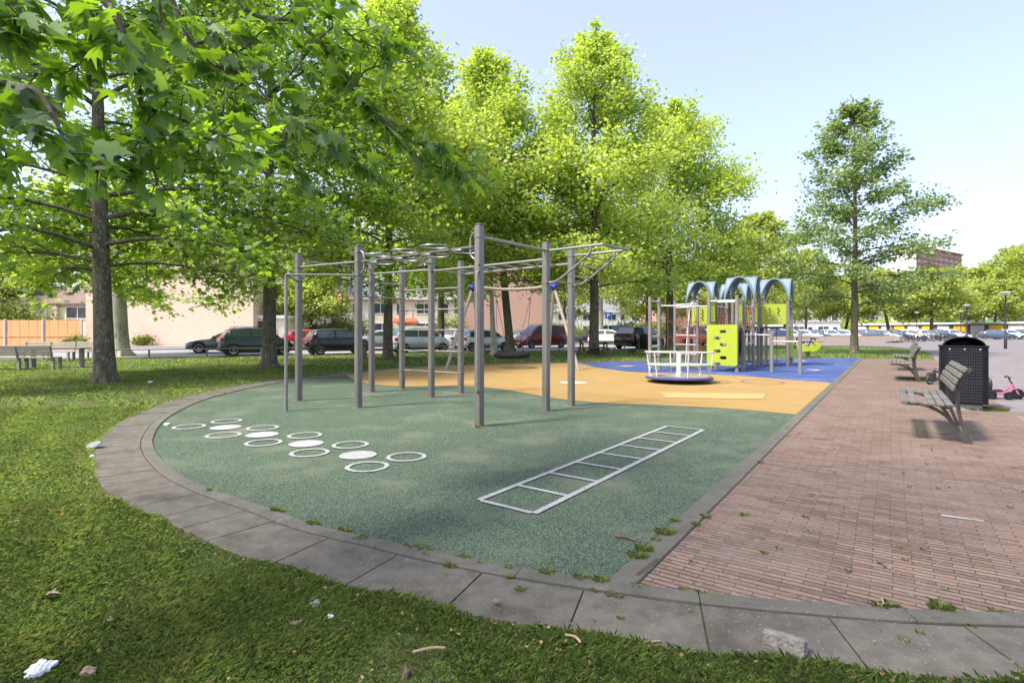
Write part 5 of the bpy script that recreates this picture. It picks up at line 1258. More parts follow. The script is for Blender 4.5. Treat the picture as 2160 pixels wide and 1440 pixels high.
# trees beyond the road and round the plaza
bgA = gen_tree('yellow-green round tree above the right end of the play tower', ((1600 - CX)*82/F, 82), 31, 18.5, .3, 4.5, 6.8, oval, 34, 15000, .46, 'leaf_far', 'bark', sig=.65, grp='trees beyond the road')
bgB = gen_tree('leaning-trunked tree in front of the left yellow garage doors', ((1878 - CX)*96/F, 96), 32, 11.6, .3, 3.4, 6.4, wide, 30, 14000, .46, 'leaf_far', 'bark', sig=.65, lean=(-2.2, 0), grp='trees beyond the road')
bgC = gen_tree('broad tree over the middle garage doors', ((1965 - CX)*94/F, 94), 33, 11.7, .3, 3.6, 6.8, oval, 34, 15000, .46, 'leaf_far', 'bark', sig=.65, grp='trees beyond the road')
far_trees = [
 (bgC, 2060, 118, .9, 1.22, 'bright yellow-green tree right of the second street lamp, over the garages'),
 (bgA, 2140, 128, 2.0, 1.12, 'tallest tree at the right edge behind the nearest lamp post'),
 (bgA, 2215, 110, 3.0, 1.1, 'big tree cut by the right edge of the photo'),
 (bgC, 2000, 150, 3.3, 1.02, 'pale far tree below the balconies of the high block'),
 (bgB, 1780, 105, 2.2, 1.0, 'far tree behind the trunk of the lone conical tree'),
 (bgA, 1700, 100, 1.2, .86, 'far yellowish tree between the play tower and the lone tree'),
 (bgC, 1655, 118, 4.2, 1.0, 'pale tree over the grey row of houses by the tower'),
 (bgA, 1545, 92, 5.1, .95, 'yellow-green tree behind the tower roofs'),
 (bgC, 1470, 84, 2.7, .98, 'bright tree behind the red climbing net'),
 (bgC, 1365, 76, 1.5, .95, 'yellow-green tree over the black sport utility car'),
 (bgA, 1190, 80, .6, .85, 'yellow-green tree behind the two right frame posts'),
 (bgA, 1130, 96, 2.9, .95, 'tree rising behind the salmon brick gable'),
 (bgC, 905, 92, 1.1, 1.0, 'tree behind the cream houses by the wall bars'),
 (bgB, 655, 52, 2.0, .62, 'small forked tree behind the red car'),
 (bgA, 585, 68, 4.0, .85, 'tree behind the flat-roofed shed'),
 (bgC, 480, 66, 5.0, 1.0, 'tree behind the roof of the blank brick wall'),
 (bgA, 60, 58, 1.0, .62, 'yellow-green tree behind the orange fence'),
 (bgC, -40, 50, 2.0, .72, 'bright tree at the left edge behind the fence'),
 (bgC, 330, 64, .4, .9, 'tree standing behind the blank brick house'),
 (bgA, 740, 84, 3.5, .9, 'tree behind the black hatchback and the cream houses'),
 (bgB, 1925, 165, 1.2, 1.05, 'hazy far tree between lone tree and high block'),
 (bgB, 2090, 96, 2.9, .85, 'low spreading tree left of the nearest street lamp'),
]
for src, px, Y, rz, sc, lab in far_trees: dup(src, ((px - CX)*Y/F, Y), rz, lab, 'trees beyond the road', sc)
# far wood closing the horizon
def wood():
    r = np.random.default_rng(77); n = 60000; x = r.uniform(-330, 480, n); y = 250 + r.uniform(0, 60, n) + .08*abs(x)
    h = (7 + 2.6*np.sin(x*.09) + 1.6*np.sin(x*.23 + 1) + 1.0*np.sin(x*.61)); z = h * r.uniform(0, 1, n) ** .6
    V, Fq = leaves(np.stack([x, y, z], 1), np.tile((0, -.5, .3), (n, 1)), 1.5, KITE, r, .4); o = npmesh('distant_wood', V, Fq, r.uniform(.2, .9, n), 'leaf_far', None, 4); tag(o, kind='stuff')
wood()
# shrubs
def shrub(label, loc, seed, rx, rz_, h, n=2600, leaf='leaf_shrub', ls=.16, name='garden_shrub'):
    r = np.random.default_rng(seed); t = thing(name, label, 'shrub', loc, 0, 'garden shrubs across the road'); mb = MB(); cl = []
    for i in range(14):
        a = r.uniform(0, 6.28); q = r.uniform(.2, 1)**.6; e = Vector((rx*q*math.cos(a), rz_*q*math.sin(a), h*r.uniform(.35, .95)*(1.1 - .35*q))); cl.append(e)
        mb.tube([(0, 0, 0), (e.x*.4, e.y*.4, e.z*.55), tuple(e)], [.035, .02, .006], 5)
    mb.build('stem', 'bark', t); C = np.array([tuple(c) for c in cl]); P = C[r.integers(0, len(C), n)] + r.normal(0, 1, (n, 3)) * np.array([rx*.25, rz_*.25, h*.16]); P[:, 2] = np.abs(P[:, 2])
    o = P.copy(); o[:, 2] *= .3; o /= np.linalg.norm(o, axis=1)[:, None] + .01
    V, Fq = leaves(P, o, ls, KITE, r, .5); npmesh('foliage', V, Fq, np.clip(r.normal(.5, .28, n), 0, 1), leaf, t, 4); return t
shrub('leafy yellow-green shrub behind the black hatchback', wallpos(712, 52), 1, 2.0, 1.2, 2.6)
shrub('bushy shrub rising over the black hatchback roof', wallpos(745, 54), 2, 1.8, 1.2, 3.0)
shrub('low rounded shrub behind the red hatchback', wallpos(672, 53), 3, 1.5, 1, 1.9)
shrub('shrub between the beige board fence and salmon brick house', wallpos(952, 56), 4, 1.4, 1, 2.8)
shrub('tall hedge-like shrub behind the orange fence at the left edge', wallpos(38, 47.5), 5, 3.4, 1.2, 4.2, 6000, ls=.2)
shrub('small shrub at the foot of the blank brick wall', wallpos(300, 45.0), 6, .8, .4, .9, 900)
shrub('weedy shrub at the base of the orange fence end', wallpos(160, 42.6), 7, .7, .35, .9, 900)
shrub('shrub beside the maroon van rear', wallpos(1205, 58), 8, 2.0, 1.2, 2.4)
shrub('hedge shrub behind the parking sign', wallpos(1310, 76), 9, 4.5, 1.2, 2.6, 4000, ls=.24)
shrub('pale shrub left of the tower behind the black car', wallpos(1390, 70), 10, 3.0, 1.2, 2.4, 3000, ls=.24)

# ------------------------------------------------------------------ near plane tree whose boughs hang into the top left
def near_tree():
    r = np.random.default_rng(5); t = thing('plane_tree', 'plane tree whose large-leaved boughs hang into the top left corner', 'tree', (-4.6, .6, 0), 0, 'trees round the playground'); o0 = Vector((-4.6, .6, 0))
    mb = MB(); tr = [Vector((0, 0, -.1)), Vector((.05, 0, 2)), Vector((.1, .1, 4.2)), Vector((.05, .2, 7)), Vector((.2, .2, 10)), Vector((.1, .3, 12.5))]
    mb.tube(smoothline(tr, 4), [.34 - .012*i for i in range(21)], 14)
    A, Od, tw = [], [], []
    def limb(pts, r1, r2, n=6):
        P = smoothline(pts, 5); mb.tube(P, [r1 + (r2-r1)*i/(len(P)-1) for i in range(len(P))], 7, caps=False); return P
    # boughs that reach into the view: photo rows/columns with a depth each
    B = [
     [(-4.5,.8,4.3), D(-60,-260,3.6), D(120,-140,3.4), D(222,0,3.3), D(262,75,3.3), D(285,140,3.25), D(298,225,3.2), D(312,300,3.2), D(333,392,3.2)],
     [(-4.5,.8,4.6), D(150,-330,4.4), D(330,-60,4.2), D(372,25,4.2), D(408,95,4.2), D(450,135,4.2), D(525,165,4.2), D(560,205,4.2), D(615,248,4.2)],
     [(-4.5,.9,4.9), D(330,-420,4.6), D(460,-120,4.6), D(520,22,4.6), D(620,45,4.6), D(690,110,4.6), D(770,215,4.6), D(800,245,4.6)],
     [(-4.5,.7,4.1), D(-260,-160,2.9), D(-60,-30,2.8), D(60,70,2.8), D(30,54,2.75), D(-10,70,2.7)],
     [(-4.5,.7,4.0), D(-330,60,2.7), D(-100,150,2.7), D(30,180,2.65), D(90,205,2.6), D(150,330,2.6)],
     [D(298,225,3.2), D(360,245,3.25), D(440,275,3.3), D(500,300,3.35)],
     [D(560,205,4.2), D(600,170,4.3), D(700,60,4.4), D(760,90,4.5), D(830,110,4.6)],
     [D(770,215,4.6), D(830,285,4.8), D(880,335,4.9), D(960,362,5.0), D(1010,360,5.1)],
     [D(615,248,4.2), D(680,290,4.3), D(740,330,4.4), D(800,385,4.5)],
     [D(262,75,3.3), D(200,110,3.2), D(140,150,3.2), D(60,160,3.1)],
     [D(408,95,4.2), D(470,80,4.3), D(500,110,4.3), D(560,60,4.4), D(640,10,4.4)],
     [D(312,300,3.2), D(250,330,3.1), D(200,365,3.0)],
     [D(-60,-30,2.8), D(60,-40,3.0), D(180,20,3.1), D(215,60,3.1)],
     [D(460,-120,4.6), D(600,-60,5.0), D(700,-20,5.2), D(745,0,5.2)],
     [D(120,-140,3.4), D(260,-60,3.6), D(330,10,3.7), D(345,60,3.7)],
     [D(-100,150,2.7), D(-40,260,2.6), D(20,330,2.6)],
     [D(800,245,4.6), D(870,300,4.7), D(920,310,4.8), D(985,385,4.9)],
     [D(690,110,4.6), D(740,190,4.6), D(770,150,4.7), D(850,125,4.8)],
     [D(615,248,4.2), D(600,320,4.2), D(640,380,4.2)],
     [D(525,165,4.2), D(470,220,4.1), D(490,300,4.1), D(420,290,4.0)],
    ]
    for i, b in enumerate(B):
        pts = [Vector(p) - o0 for p in b]; main = i < 5; P = limb(pts, .034 if main else .014, .007 if main else .004)
        k0 = int(len(P)*.35) if main else 1
        for k in range(k0, len(P)-1):
            a, c = P[k], P[k+1]; d = (c - a).normalized(); m_ = 2 if (c-a).length > .1 else 1
            for q in range(m_):
                p = a.lerp(c, r.uniform(0, 1)); s = Vector((r.normal(), r.normal(), r.normal(-.1, .6))).normalized(); e = p + (s*.7 + d*.4)*r.uniform(.08, .30)
                mb.tube([p, p.lerp(e, .5) + Vector((0, 0, .015)), e], [.005, .004, .003], 4, caps=False)
                for u in range(r.integers(3, 5)): A.append(e.lerp(p, r.uniform(0, .5)) + Vector(tuple(r.normal(0, .025, 3)))); Od.append((s*.8 + d*.5))
    # rest of the crown, overhead and out of the picture, that shades the ground
    A2, O2 = [], []
    for i in range(16):
        z = 5.2 + 7.6*(i + r.uniform(0, 1))/16; az = i*2.4 + r.uniform(-.3, .3); Ll = 6.2 * (1 - ((z - 4.6)/8.6)**2)**.7 * r.uniform(.8, 1.1)
        if math.sin(az) > .25 and z < 7.5: Ll *= .7
        h = Vector((math.cos(az), math.sin(az), 0)); P = [Vector((.1, .2, z)) + h*Ll*q + Vector((0, 0, Ll*(.42*q - .32*q*q))) for q in np.linspace(0, 1, 6)]
        mb.tube(P, [.05*(1-q*.9)+.006 for q in np.linspace(0, 1, 6)], 5, caps=False)
        for k in range(1, 5):
            for q in range(int(6 + Ll*2)):
                p = P[k].lerp(P[k+1], r.uniform(0, 1)); A2.append(p + Vector((r.normal(0, .55), r.normal(0, .55), r.normal(0, .3)))); O2.append(h)
    mb.build('trunk', 'bark', t, 60)
    LV = []
    half = [(0, 0), (-.06, .16), (.02, .36), (.12, .50), (.18, .36), (.30, .29), (.40, .46), (.56, .66), (.55, .42), (.58, .24), (.72, .20), (.82, .26), (.84, .12), (1.10, 0)]
    # leaf blade as a fan of strips folded along the midrib, wavy and drooping at the tips
    k = len(half); tv = []
    for s in (1, -1):
        for x, y in half: tv.append((x, s*y, -.20*y - .22*x*x - .35*y*y))
    tpl = np.array(tv); A_ = np.array([tuple(a) for a in A]); O_ = np.array([tuple(a) for a in Od]); n = len(A_)
    nrm = r.normal(0, .55, (n, 3)); nrm[:, 2] += .8; nrm /= np.linalg.norm(nrm, axis=1)[:, None]
    ax = O_ + r.normal(0, .35, (n, 3)); ax[:, 2] -= .55; ax -= nrm*(ax*nrm).sum(1)[:, None]; ax /= np.linalg.norm(ax, axis=1)[:, None]
    sd = np.cross(nrm, ax); s = r.uniform(.07, .155, n)
    V = (A_[:, None, :] + s[:, None, None]*(tpl[None, :, 0, None]*ax[:, None, :] + tpl[None, :, 1, None]*sd[:, None, :] + tpl[None, :, 2, None]*nrm[:, None, :] * r.uniform(.2, 2.4, (n, 1, 1)))).reshape(-1, 3)
    # each half is one many-cornered face
    base = np.arange(n)[:, None] * 2*k; f1 = base + np.arange(k)[None, :]; f2 = base + k + np.arange(k)[None, ::-1]
    Fq = np.concatenate([f1, f2]); tint = np.clip(r.normal(.45, .28, n), 0, 1)
    npmesh('crown', V, Fq, np.concatenate([tint, tint]), 'leaf_near', t, k)
    A2 = np.array([tuple(a) for a in A2]); O2 = np.array([tuple(a) for a in O2]); rep = 2
    P2 = np.repeat(A2, rep, 0) + r.normal(0, .16, (len(A2)*rep, 3)); V, Fq = leaves(P2, np.repeat(O2, rep, 0), .24, KITE, r)
    npmesh('upper_crown', V, Fq, np.clip(r.normal(.45, .25, len(P2)), 0, 1), 'leaf_near', t, 4)
near_tree()
# ------------------------------------------------------------------ lawn blades, dead leaves, weeds
path_poly = [tuple(p) for p in outer] + [P_(b1, LB + .6), P_(b1, 5), (9, 1.0), (9.2, 2.0)]
def on_lawn(x, y):
    q = inside([tuple(p) for p in outer] + [tuple(corner_far + nB * 60), (60, 2.0)], x, y)
    return ~q & ~inside(plaza, x, y) & ~inside(brick_poly, x, y)
def blades(n, ymin, ymax, hmin, hmax, w, r, extra=None, power=1):
    """blades spread evenly over the seen part of the lawn between two depths"""
    X, Y = [], []
    while sum(len(a) for a in X) < n:
        y = ymin + (ymax - ymin) * r.uniform(0, 1, n) ** power; x = r.uniform(-1, 1.02, n) * (y * 1.02 + .6)
        k = on_lawn(x, y)
        if extra: k &= extra(x, y)
        X.append(x[k]); Y.append(y[k])
    x, y = np.concatenate(X)[:n], np.concatenate(Y)[:n]
    pat = np.sin(x*2.3 + np.sin(y*1.7)) * np.cos(y*2.9 + x*.7) + .7*np.sin(x*7.1 + 2)*np.sin(y*6.3 + x*2)
    keep = r.uniform(0, 1, n) < np.clip(.80 + .30*pat, .34, 1); x, y, pat = x[keep], y[keep], pat[keep]; n = len(x)
    h = r.uniform(hmin, hmax, n) * np.clip(1 + .5*pat, .5, 2); az = r.uniform(0, 2*np.pi, n); ln = r.uniform(.25, 1.25, n)
    d = np.stack([np.cos(az), np.sin(az)], 1); sw = np.stack([-d[:, 1], d[:, 0]], 1) * w / 2 * r.uniform(.7, 1.4, n)[:, None]
    b = np.stack([x, y], 1); V = np.zeros((n, 5, 3))
    V[:, 0, :2] = b - sw; V[:, 1, :2] = b + sw; m = b + d*(h*ln*.35)[:, None]
    V[:, 2, :2] = m + sw*.8; V[:, 3, :2] = m - sw*.8; V[:, 2, 2] = V[:, 3, 2] = h*.62; V[:, 4, :2] = b + d*(h*ln)[:, None]; V[:, 4, 2] = h*np.clip(1.05 - .35*ln, .4, 1)
    o = np.arange(n)[:, None]*5
    return V.reshape(-1, 3), o + np.array([[0, 1, 2, 4, 3]]), np.clip(r.normal(.45, .26, n) + .15*pat, 0, 1)
r = np.random.default_rng(3); Vs, Fs, Ts, off = [], [], [], 0
for n, a, b, h0, h1, w, pw in ((270000, 1.75, 4.6, .016, .052, .0019, .9), (150000, 4.6, 10, .02, .05, .0036, .8), (70000, 10, 22, .025, .06, .011, .8), (40000, 22, 36, .04, .09, .03, 1)):
    V, Fq, T_ = blades(n, a, b, h0, h1, w, r, power=pw, extra=(lambda x, y: y < 34 + .42*x) if a > 20 else None); Vs.append(V); Fs.append(Fq + off); Ts.append(T_); off += len(V)
tag(npmesh('grass', np.concatenate(Vs), np.concatenate(Fs), np.concatenate(Ts), 'blade', None, 5), kind='stuff')
# small lawn on the right by the lone tree
x = r.uniform(9, 27, 60000); y = r.uniform(26, 50, 60000)
gl_poly = [G(1330, 757), G(1500, 755.5), G(1813, 753.5), G(1900, 755), G(1965, 752.5), G(1956, 744.5), G(1925, 736.5), G(1878, 731.5), G(1808, 729.6), G(1600, 728.8), G(1440, 731), G(1330, 736)]
k = inside(gl_poly, x, y); x, y = x[k], y[k]; n = len(x); az = r.uniform(0, 6.28, n); h = r.uniform(.04, .10, n)
V = np.zeros((n, 3, 3)); V[:, 0] = np.stack([x - .02*np.sin(az), y + .02*np.cos(az), 0*x], 1); V[:, 1] = np.stack([x + .02*np.sin(az), y - .02*np.cos(az), 0*x], 1); V[:, 2] = np.stack([x + h*.6*np.cos(az), y + h*.6*np.sin(az), h], 1)
tag(npmesh('lawn_grass', V.reshape(-1, 3), np.arange(3*n).reshape(n, 3), np.clip(r.normal(.55, .25, n), 0, 1), 'blade', None, 3), kind='stuff')
# weeds along the kerbs
def weeds(pts, name='weeds'):
    Vs, Fs, Ts, off = [], [], [], 0
    for (cx, cy, s, n) in pts:
        a = r.uniform(0, 6.28, n); q = s * r.uniform(0, 1, n)**.7; x, y = cx + q*np.cos(a), cy + q*.7*np.sin(a); az = a + r.normal(0, .7, n); h = np.minimum(r.uniform(.3, .75, n)*s*(1.2 - q/s*.5) + .010, .05); w = .0011
        V = np.zeros((n, 5, 3)); d = np.stack([np.cos(az), np.sin(az)], 1); sw = np.stack([-d[:, 1], d[:, 0]], 1)*w; b = np.stack([x, y], 1); ln = r.uniform(.5, 1.5, n)
        V[:, 0, :2] = b - sw; V[:, 1, :2] = b + sw; m = b + d*(h*ln*.4)[:, None]; V[:, 2, :2] = m + sw; V[:, 3, :2] = m - sw; V[:, 2, 2] = V[:, 3, 2] = h*.7 + .015; V[:, :2, 2] = .012; V[:, 4, :2] = b + d*(h*ln)[:, None]; V[:, 4, 2] = h*.85 + .012
        Vs.append(V.reshape(-1, 3)); Fs.append(np.arange(n)[:, None]*5 + np.array([[0, 1, 2, 4, 3]]) + off); Ts.append(np.clip(r.normal(.7, .25, n), 0, 1)); off += n*5
    tag(npmesh(name, np.concatenate(Vs), np.concatenate(Fs), np.concatenate(Ts), 'blade', None, 5), kind='stuff')
wp = []
for px, py, s, n in ((585,1081,.10,200), (660,1110,.09,170), (725,1123,.08,130), (980,1182,.07,110), (900,1175,.06,90), (950,1200,.07,110), (1017,1193,.05,70), (1075,1205,.06,90), (1153,1215,.09,160), (1072,1224,.04,70), (1228,1226,.09,150), (1268,1232,.09,170), (1255,1252,.04,70), (1285,1260,.05,60),
    (1360,1165,.11,220), (1345,1180,.11,190), (1402,1130,.13,260), (1385,1145,.06,80), (1425,1104,.07,130), (1468,1110,.06,110), (1488,1094,.06,110), (1570,1090,.05,70), (1440,1252,.06,90), (1480,1258,.05,80), (1345,1246,.06,60), (1878,1284,.07,110), (1985,1290,.11,200), (2100,1296,.05,60), (1605,978,.05,60), (1662,905,.05,60),
    (2080,866,.42,500), (2060,864,.25,300), (1925,800,.5,420), (1955,803,.4,260), (1010,903,.10,90), (1100,1250,.05,60), (1310,1310,.03,40), (1270,1350,.03,40), (1305,1265,.03,40), (1700,1095,.04,40), (1610,1170,.03,40), (1790,1210,.03,40)):
    c = G(px, py); wp.append((c[0], c[1], s * (.42 if s < .2 else .8), int(n * (.5 if s < .2 else 1))))
for i in range(60):
    q = edge[r.integers(30, len(edge))]; e_ = KERB_W + .004 if i % 2 else -.01; wp.append((q.x + r.normal(0, .02), q.y + r.normal(0, .02) - (0), .04, 26)) if i % 3 == 0 else None
for i in range(46):
    a_, b_ = .2 + 6*r.uniform(0, 1)**1.6, r.uniform(.25, 2.9); c = P_(b_, a_); wp.append((c[0], c[1], .014, 9))
weeds(wp)
blob('worn_turf', G(1985, 905), .55, .38, .0115, 'worn', seed=9, rz=.3)
blob('worn_turf', G(2060, 867), 1.0, .30, .0115, 'worn', seed=10, rz=-.5)
# dead leaves and bud scales, thick along the path edge
n = 3200; P = []
Qo = np.array([tuple(p) for p in outer])
k = r.integers(0, len(Qo), n*2); x = Qo[k, 0] + r.normal(0, .10, n*2) ; y = Qo[k, 1] + r.normal(0, .10, n*2) - .05
x2 = r.uniform(-1, .9, n) * 6; y2 = r.uniform(1.8, 9, n); x = np.concatenate([x, x2]); y = np.concatenate([y, y2]); k = on_lawn(x, y); x, y = x[k], y[k]
Pn = np.stack([x, y, r.uniform(.012, .045, len(x))], 1); V, Fq = leaves(Pn, r.normal(0, 1, Pn.shape)*np.array([1, 1, .1]), .019, KITE, r, 1.0, 0)
xx = r.uniform(-1.5, 4.2, 700); yy = r.uniform(2.3, 9, 700); kk = ~on_lawn(xx, yy); P3 = np.stack([xx[kk], yy[kk], np.full(kk.sum(), .032)], 1)
V3, F3 = leaves(P3, r.normal(0, 1, P3.shape)*np.array([1, 1, .05]), .016, KITE, r, 2.5, 0, .3)
tag(npmesh('leaf_litter', np.concatenate([V, V3]), np.concatenate([Fq, F3 + len(V)]), r.uniform(0, 1, len(Fq) + len(F3)), 'dead_leaf', None, 4), kind='stuff')

# ------------------------------------------------------------------ loose things on the ground
mat('stone', (.13, .12, .10), (.30, .285, .255), 14, .95, bump=.8, bscale=60, speck=(.10, .095, .085), speck_scale=70, speck_at=.6)
mat('paper_white', (.66, .66, .66), (.80, .80, .79), 9, .7); mat('lid_clear', (.20, .22, .21), None, rough=.25); mat('wood_stick', (.24, .17, .11), (.34, .26, .18), 12, .9, stretch=(.2, 1, 1)); mat('twig_dark', (.09, .06, .045), (.15, .11, .08), 20, .9); mat('leaf_brown', (.20, .135, .085), (.30, .225, .155), 20, .9); mat('wrap_orange', (.75, .16, .03), None, rough=.5); mat('wrap_blue', (.45, .48, .55), None, rough=.5); mat('crow_black', (.012, .012, .014), None, rough=.5)
# broken paving stone
import bmesh
bm = bmesh.new(); pr = [(-.12, -.055), (.02, -.06), (.115, -.045), (.12, .035), (.03, .055), (-.10, .05), (-.13, .01)]
lo = [bm.verts.new((x, y, 0)) for x, y in pr]; hi = [bm.verts.new((x*.95 + .002, y*.9, .095 - .015*abs(math.sin(x*23)))) for x, y in pr]
for i in range(7): bm.faces.new((lo[i], lo[(i+1) % 7], hi[(i+1) % 7], hi[i]))
bm.faces.new(hi); bm.faces.new(lo[::-1]); bmesh.ops.bevel(bm, geom=bm.edges[:], offset=.006, segments=1, affect='EDGES'); bmesh.ops.subdivide_edges(bm, edges=bm.edges[:], cuts=2, use_grid_fill=True)
rr2 = random.Random(4)
for v in bm.verts: v.co += Vector((rr2.uniform(-1, 1), rr2.uniform(-1, 1), rr2.uniform(-1, 1))) * .0035
me = bpy.data.meshes.new('stone_block'); bm.to_mesh(me); bm.free()
c = G(1656, 1376); st_ = link('stone_block', me, 'stone', None, 25, (c[0], c[1], .014), -.62); tag(st_, 'broken grey stone block lying on the concrete slabs', 'stone'); st_.scale = (.74, .66, .74)
def crumple(name, label, cat, px, py, s, m, seed, flat_=.45, z=.02, grp=None):
    q = np.random.default_rng(seed); mb = MB().ball((0, 0, 0), (1, .75, flat_), 30, 18); mb.v = [tuple(np.array(v) * (1 + .26*math.sin(4*v[0] + seed)*math.cos(5*v[1] - seed) + .16*math.sin(11*v[0] - 7*v[1] + seed) * math.cos(9*v[2] + 8*v[1]) + q.normal(0, .035))) for v in mb.v]
    c = G(px, py); o = mb.build(name, m, None, 20, (c[0], c[1], z + s*flat_*.6), seed*1.3); o.scale = (s,)*3; return tag(o, label, cat, grp)
crumple('plastic_bag', 'crumpled white plastic bag in the grass at bottom left', 'litter', 84, 1428, .055, 'paper_white', 1)
crumple('paper_scrap', 'torn pale paper scrap right of the white bag', 'litter', 185, 1432, .035, 'leaf_brown', 2)
crumple('paper_scrap', 'crumpled grey-white wrapper near the lawn edge of the slab path', 'litter', 172, 1075, .035, 'wrap_blue', 3)
crumple('wrapper', 'orange wrapper lying in the left grass', 'litter', 130, 1096, .035, 'wrap_orange', 4)
crumple('paper_scrap', 'small bluish paper scrap left of the orange wrapper', 'litter', 33, 1108, .025, 'wrap_blue', 5)
crumple('plastic_scrap', 'flattened clear plastic scrap on the grass below the slab path', 'litter', 665, 1282, .035, 'lid_clear', 6, .25)
crumple('paper_scrap', 'small white ball of paper on the front lawn below the plastic scrap', 'litter', 696, 1313, .018, 'paper_white', 7, .7)
crumple('paper_scrap', 'white paper speck at the foot of the left plane tree', 'litter', 317, 808, .06, 'paper_white', 8, .4)
crumple('paper_scrap', 'white paper scrap at the upper left end of the ring markings', 'litter', 352, 899, .045, 'paper_white', 9, .4)
c = G(198, 947); lid = MB().lathe([(.0, .010), (.055, .010), (.062, .004), (.068, .0), (.068, .004), (.060, .014), (.0, .016)], 28).build('cup_lid', 'lid_clear', None, 30, (c[0], c[1], .045), 0); lid.rotation_euler = (R(24), R(-8), 0); lid.scale = (1.25,)*3; tag(lid, 'clear round cup lid lying at the left edge of the slab path', 'cup lid')
crumple('paper_scrap', 'small white scrap just below the cup lid', 'litter', 194, 966, .022, 'paper_white', 10, .4)
def stick(name, label, a, b, rad, m, z=.02, bend=.01):
    A_, B_ = Vector((*G(*a), z)), Vector((*G(*b), z)); mid = (A_ + B_)/2 + Vector((bend, bend, .004)); o_ = (A_+B_)/2
    o = MB().tube([p - o_ for p in smoothline([A_, mid, B_], 5)], [rad*.8] + [rad]*9 + [rad*.5], 6).build(name, m, None, 50, tuple(o_)); return tag(o, label, 'stick')
stick('wooden_stick', 'pale splintered stick at the grass edge below the slabs', (1192, 1356), (1225, 1373), .006, 'wood_stick', .04)
stick('twig', 'dark short twig lying on the green rubber by the side kerb', (1297, 1136), (1343, 1147), .009, 'twig_dark', .022)
stick('twig', 'thin forked twig along the corner of the brick paving', (1342, 1222), (1388, 1186), .005, 'twig_dark', .034, .02)
stick('twig', 'small dark twig in the middle of the brick paving', (1850, 1190), (1868, 1201), .008, 'twig_dark', .018)
stick('wooden_stick', 'small pale stick across the front kerb below the bricks', (1858, 1275), (1864, 1288), .005, 'wood_stick', .036, .003)
stick('wooden_stick', 'pale twig lying in the front lawn left of centre', (870, 1396), (940, 1387), .006, 'wood_stick', .045)
ls = Vector((*G(1368, 1363), .022)); mb = MB().prism([(-.05, -.006), (-.058, 0), (-.05, .006), (.05, .006), (.058, 0), (.05, -.006)], .003, lambda u, v, w: (u, v, w)); o = mb.build('lolly_stick', 'wood_stick', None, 0, tuple(ls), .12); tag(o, 'flat pale lolly stick on the concrete slabs left of the stone', 'lolly stick')
tl = MB().tube([(0, 0, 0), (.006, .0, .028), (-.002, .006, .046)], [.017, .013, .004], 7); o = tl.build('wood_stump', 'twig_dark', None, 30, (*G(855, 1428), 0)); tag(o, 'small broken grey stump sticking out of the front lawn', 'stump')
for i, (px, py, s, rz, lab) in enumerate(((95, 1272, .05, .4, 'curled brown leaf in the left foreground grass'), (232, 1330, .045, 1.4, 'pale curled leaf near the bottom left grass'), (386, 1178, .04, 2.2, 'pale dry leaf halfway along the lower grass edge'), (615, 1334, .045, .9, 'folded tan leaf on the lawn below the slabs'), (1040, 1283, .03, .3, 'tan leaf at the lower edge of the slab path'))):
    hf = [(-.25, 0), (0, 0), (-.06, .16), (.02, .36), (.12, .50), (.18, .36), (.30, .29), (.40, .46), (.56, .66), (.55, .42), (.58, .24), (.72, .20), (.82, .26), (.84, .12), (1.10, 0)]
    mb = MB(); k = len(hf); mb.add([(x, y, .45*y*y + .15*math.sin(3*x + i)) for x, y in hf] + [(x, -y, .3*y*y + .25*y + .15*math.sin(3*x + i)) for x, y in hf], [tuple(range(k)), tuple(range(2*k-1, k-1, -1))]); c = G(px, py)
    o = mb.build('dry_leaf', 'leaf_brown', None, 60, (c[0], c[1], .04), rz); o.scale = (s*1.3,)*3; tag(o, lab, 'leaf')
# two crows on the far grass
def crow(label, px, py, rz, k=1.0):
    c = G(px, py); mb = MB(); P = [(-.26, 0, .13), (-.16, 0, .15), (-.05, 0, .17), (.06, 0, .20), (.13, 0, .25), (.18, 0, .29), (.23, 0, .285), (.29, 0, .27)]
    mb.tube(P, [.012, .045, .075, .075, .05, .042, .02, .006], 10); mb.tube([(-.02, .03, .13), (0, .03, .0)], .008, 5); mb.tube([(.02, -.03, .13), (.03, -.03, 0)], .008, 5); mb.tube([(-.02, .03, .006), (.05, .03, .006)], .007, 4); mb.tube([(.0, -.03, .006), (.07, -.03, .006)], .007, 4)
    o = mb.build('crow', 'crow_black', None, 60, (c[0], c[1], 0), rz); o.scale = (k,)*3; tag(o, label, 'bird', 'black birds on the lawn')
crow('black bird pecking on the lawn right of the brown picnic table', 1335, 748, .2, 1.25); crow('black bird standing upright nearer the brown picnic table', 1297, 740.5, 1.4, .9)

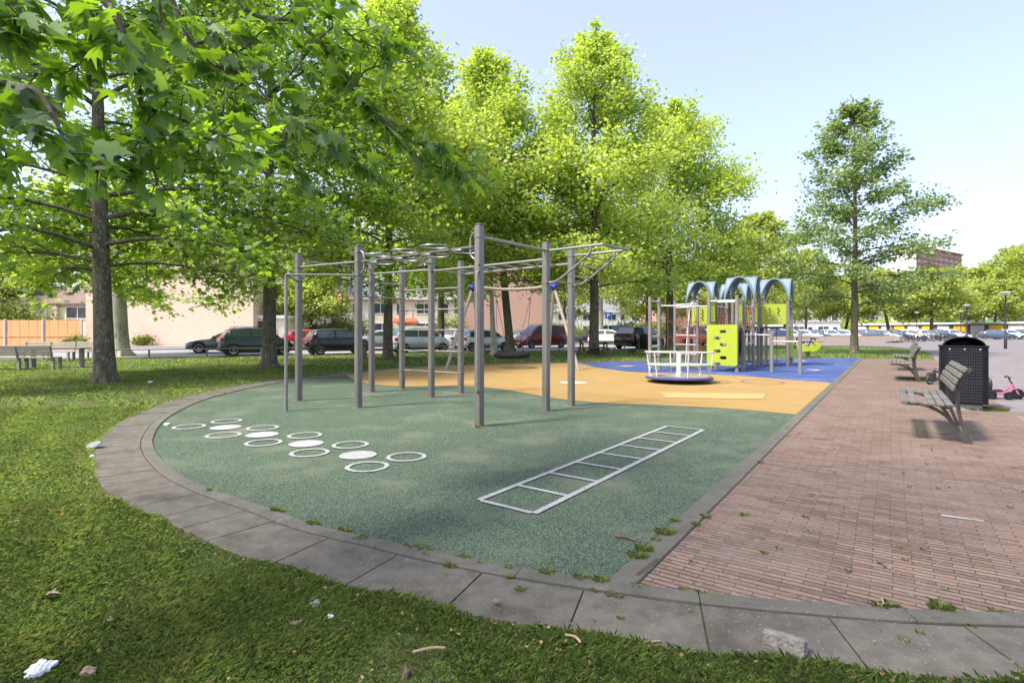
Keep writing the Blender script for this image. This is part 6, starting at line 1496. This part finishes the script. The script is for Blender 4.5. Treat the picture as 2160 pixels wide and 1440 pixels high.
# ------------------------------------------------------------------ light, sky, camera
SUN_AZ, SUN_EL = Vector((-.88, -.48)), R(54)      # where the sun stands: left and a little behind the camera
SUN_AZ.normalize()
ld = bpy.data.lights.new('sun', 'SUN'); ld.energy = 1.9; ld.angle = R(9.0); ld.color = (1, .95, .86)
lo_ = bpy.data.objects.new('sun', ld); COL.objects.link(lo_); dvec = -Vector((SUN_AZ.x*math.cos(SUN_EL), SUN_AZ.y*math.cos(SUN_EL), math.sin(SUN_EL))); lo_.rotation_euler = dvec.to_track_quat('-Z', 'Y').to_euler(); lo_.location = (-20, -20, 40)
w = bpy.data.worlds.new('World'); S.world = w; w.use_nodes = True; nt = w.node_tree; nt.nodes.clear()
sk = nt.nodes.new('ShaderNodeTexSky'); sk.sky_type = 'NISHITA'; sk.sun_disc = False; sk.sun_elevation = SUN_EL; sk.sun_rotation = math.atan2(SUN_AZ.x, SUN_AZ.y); sk.air_density = 1.0; sk.dust_density = 3.0; sk.ozone_density = 1.0
bg = nt.nodes.new('ShaderNodeBackground'); bg.inputs[1].default_value = .140; wo = nt.nodes.new('ShaderNodeOutputWorld'); vl = nt.nodes.new('ShaderNodeMix'); vl.data_type = 'RGBA'; vl.inputs[0].default_value = .46; vl.inputs[7].default_value = (1.28, 1.34, 1.52, 1)      # thin veil of high cloud
nt.links.new(sk.outputs[0], vl.inputs[6]); tn = nt.nodes.new('ShaderNodeMix'); tn.data_type = 'RGBA'; tn.blend_type = 'MULTIPLY'; tn.inputs[0].default_value = 1; tn.inputs[7].default_value = (.985, .95, 1.06, 1); nt.links.new(vl.outputs[2], tn.inputs[6]); nt.links.new(tn.outputs[2], bg.inputs[0]); nt.links.new(bg.outputs[0], wo.inputs[0])
cam = bpy.data.cameras.new('camera'); co_ = bpy.data.objects.new('camera', cam); COL.objects.link(co_); S.camera = co_
co_.location = (0, 0, CH); co_.rotation_euler = (R(90), 0, 0); cam.sensor_width = 36; cam.lens = 36 * F / 2160; cam.shift_y = -(720 - HZ) / 2160; cam.clip_end = 3000; cam.clip_start = .05
S.view_settings.view_transform = 'Standard'; S.view_settings.look = 'None'; S.view_settings.exposure = 1.95; S.view_settings.gamma = 1
S.cycles.max_bounces = 10; S.cycles.diffuse_bounces = 5; S.cycles.glossy_bounces = 2; S.cycles.transmission_bounces = 8; S.cycles.use_denoising = True
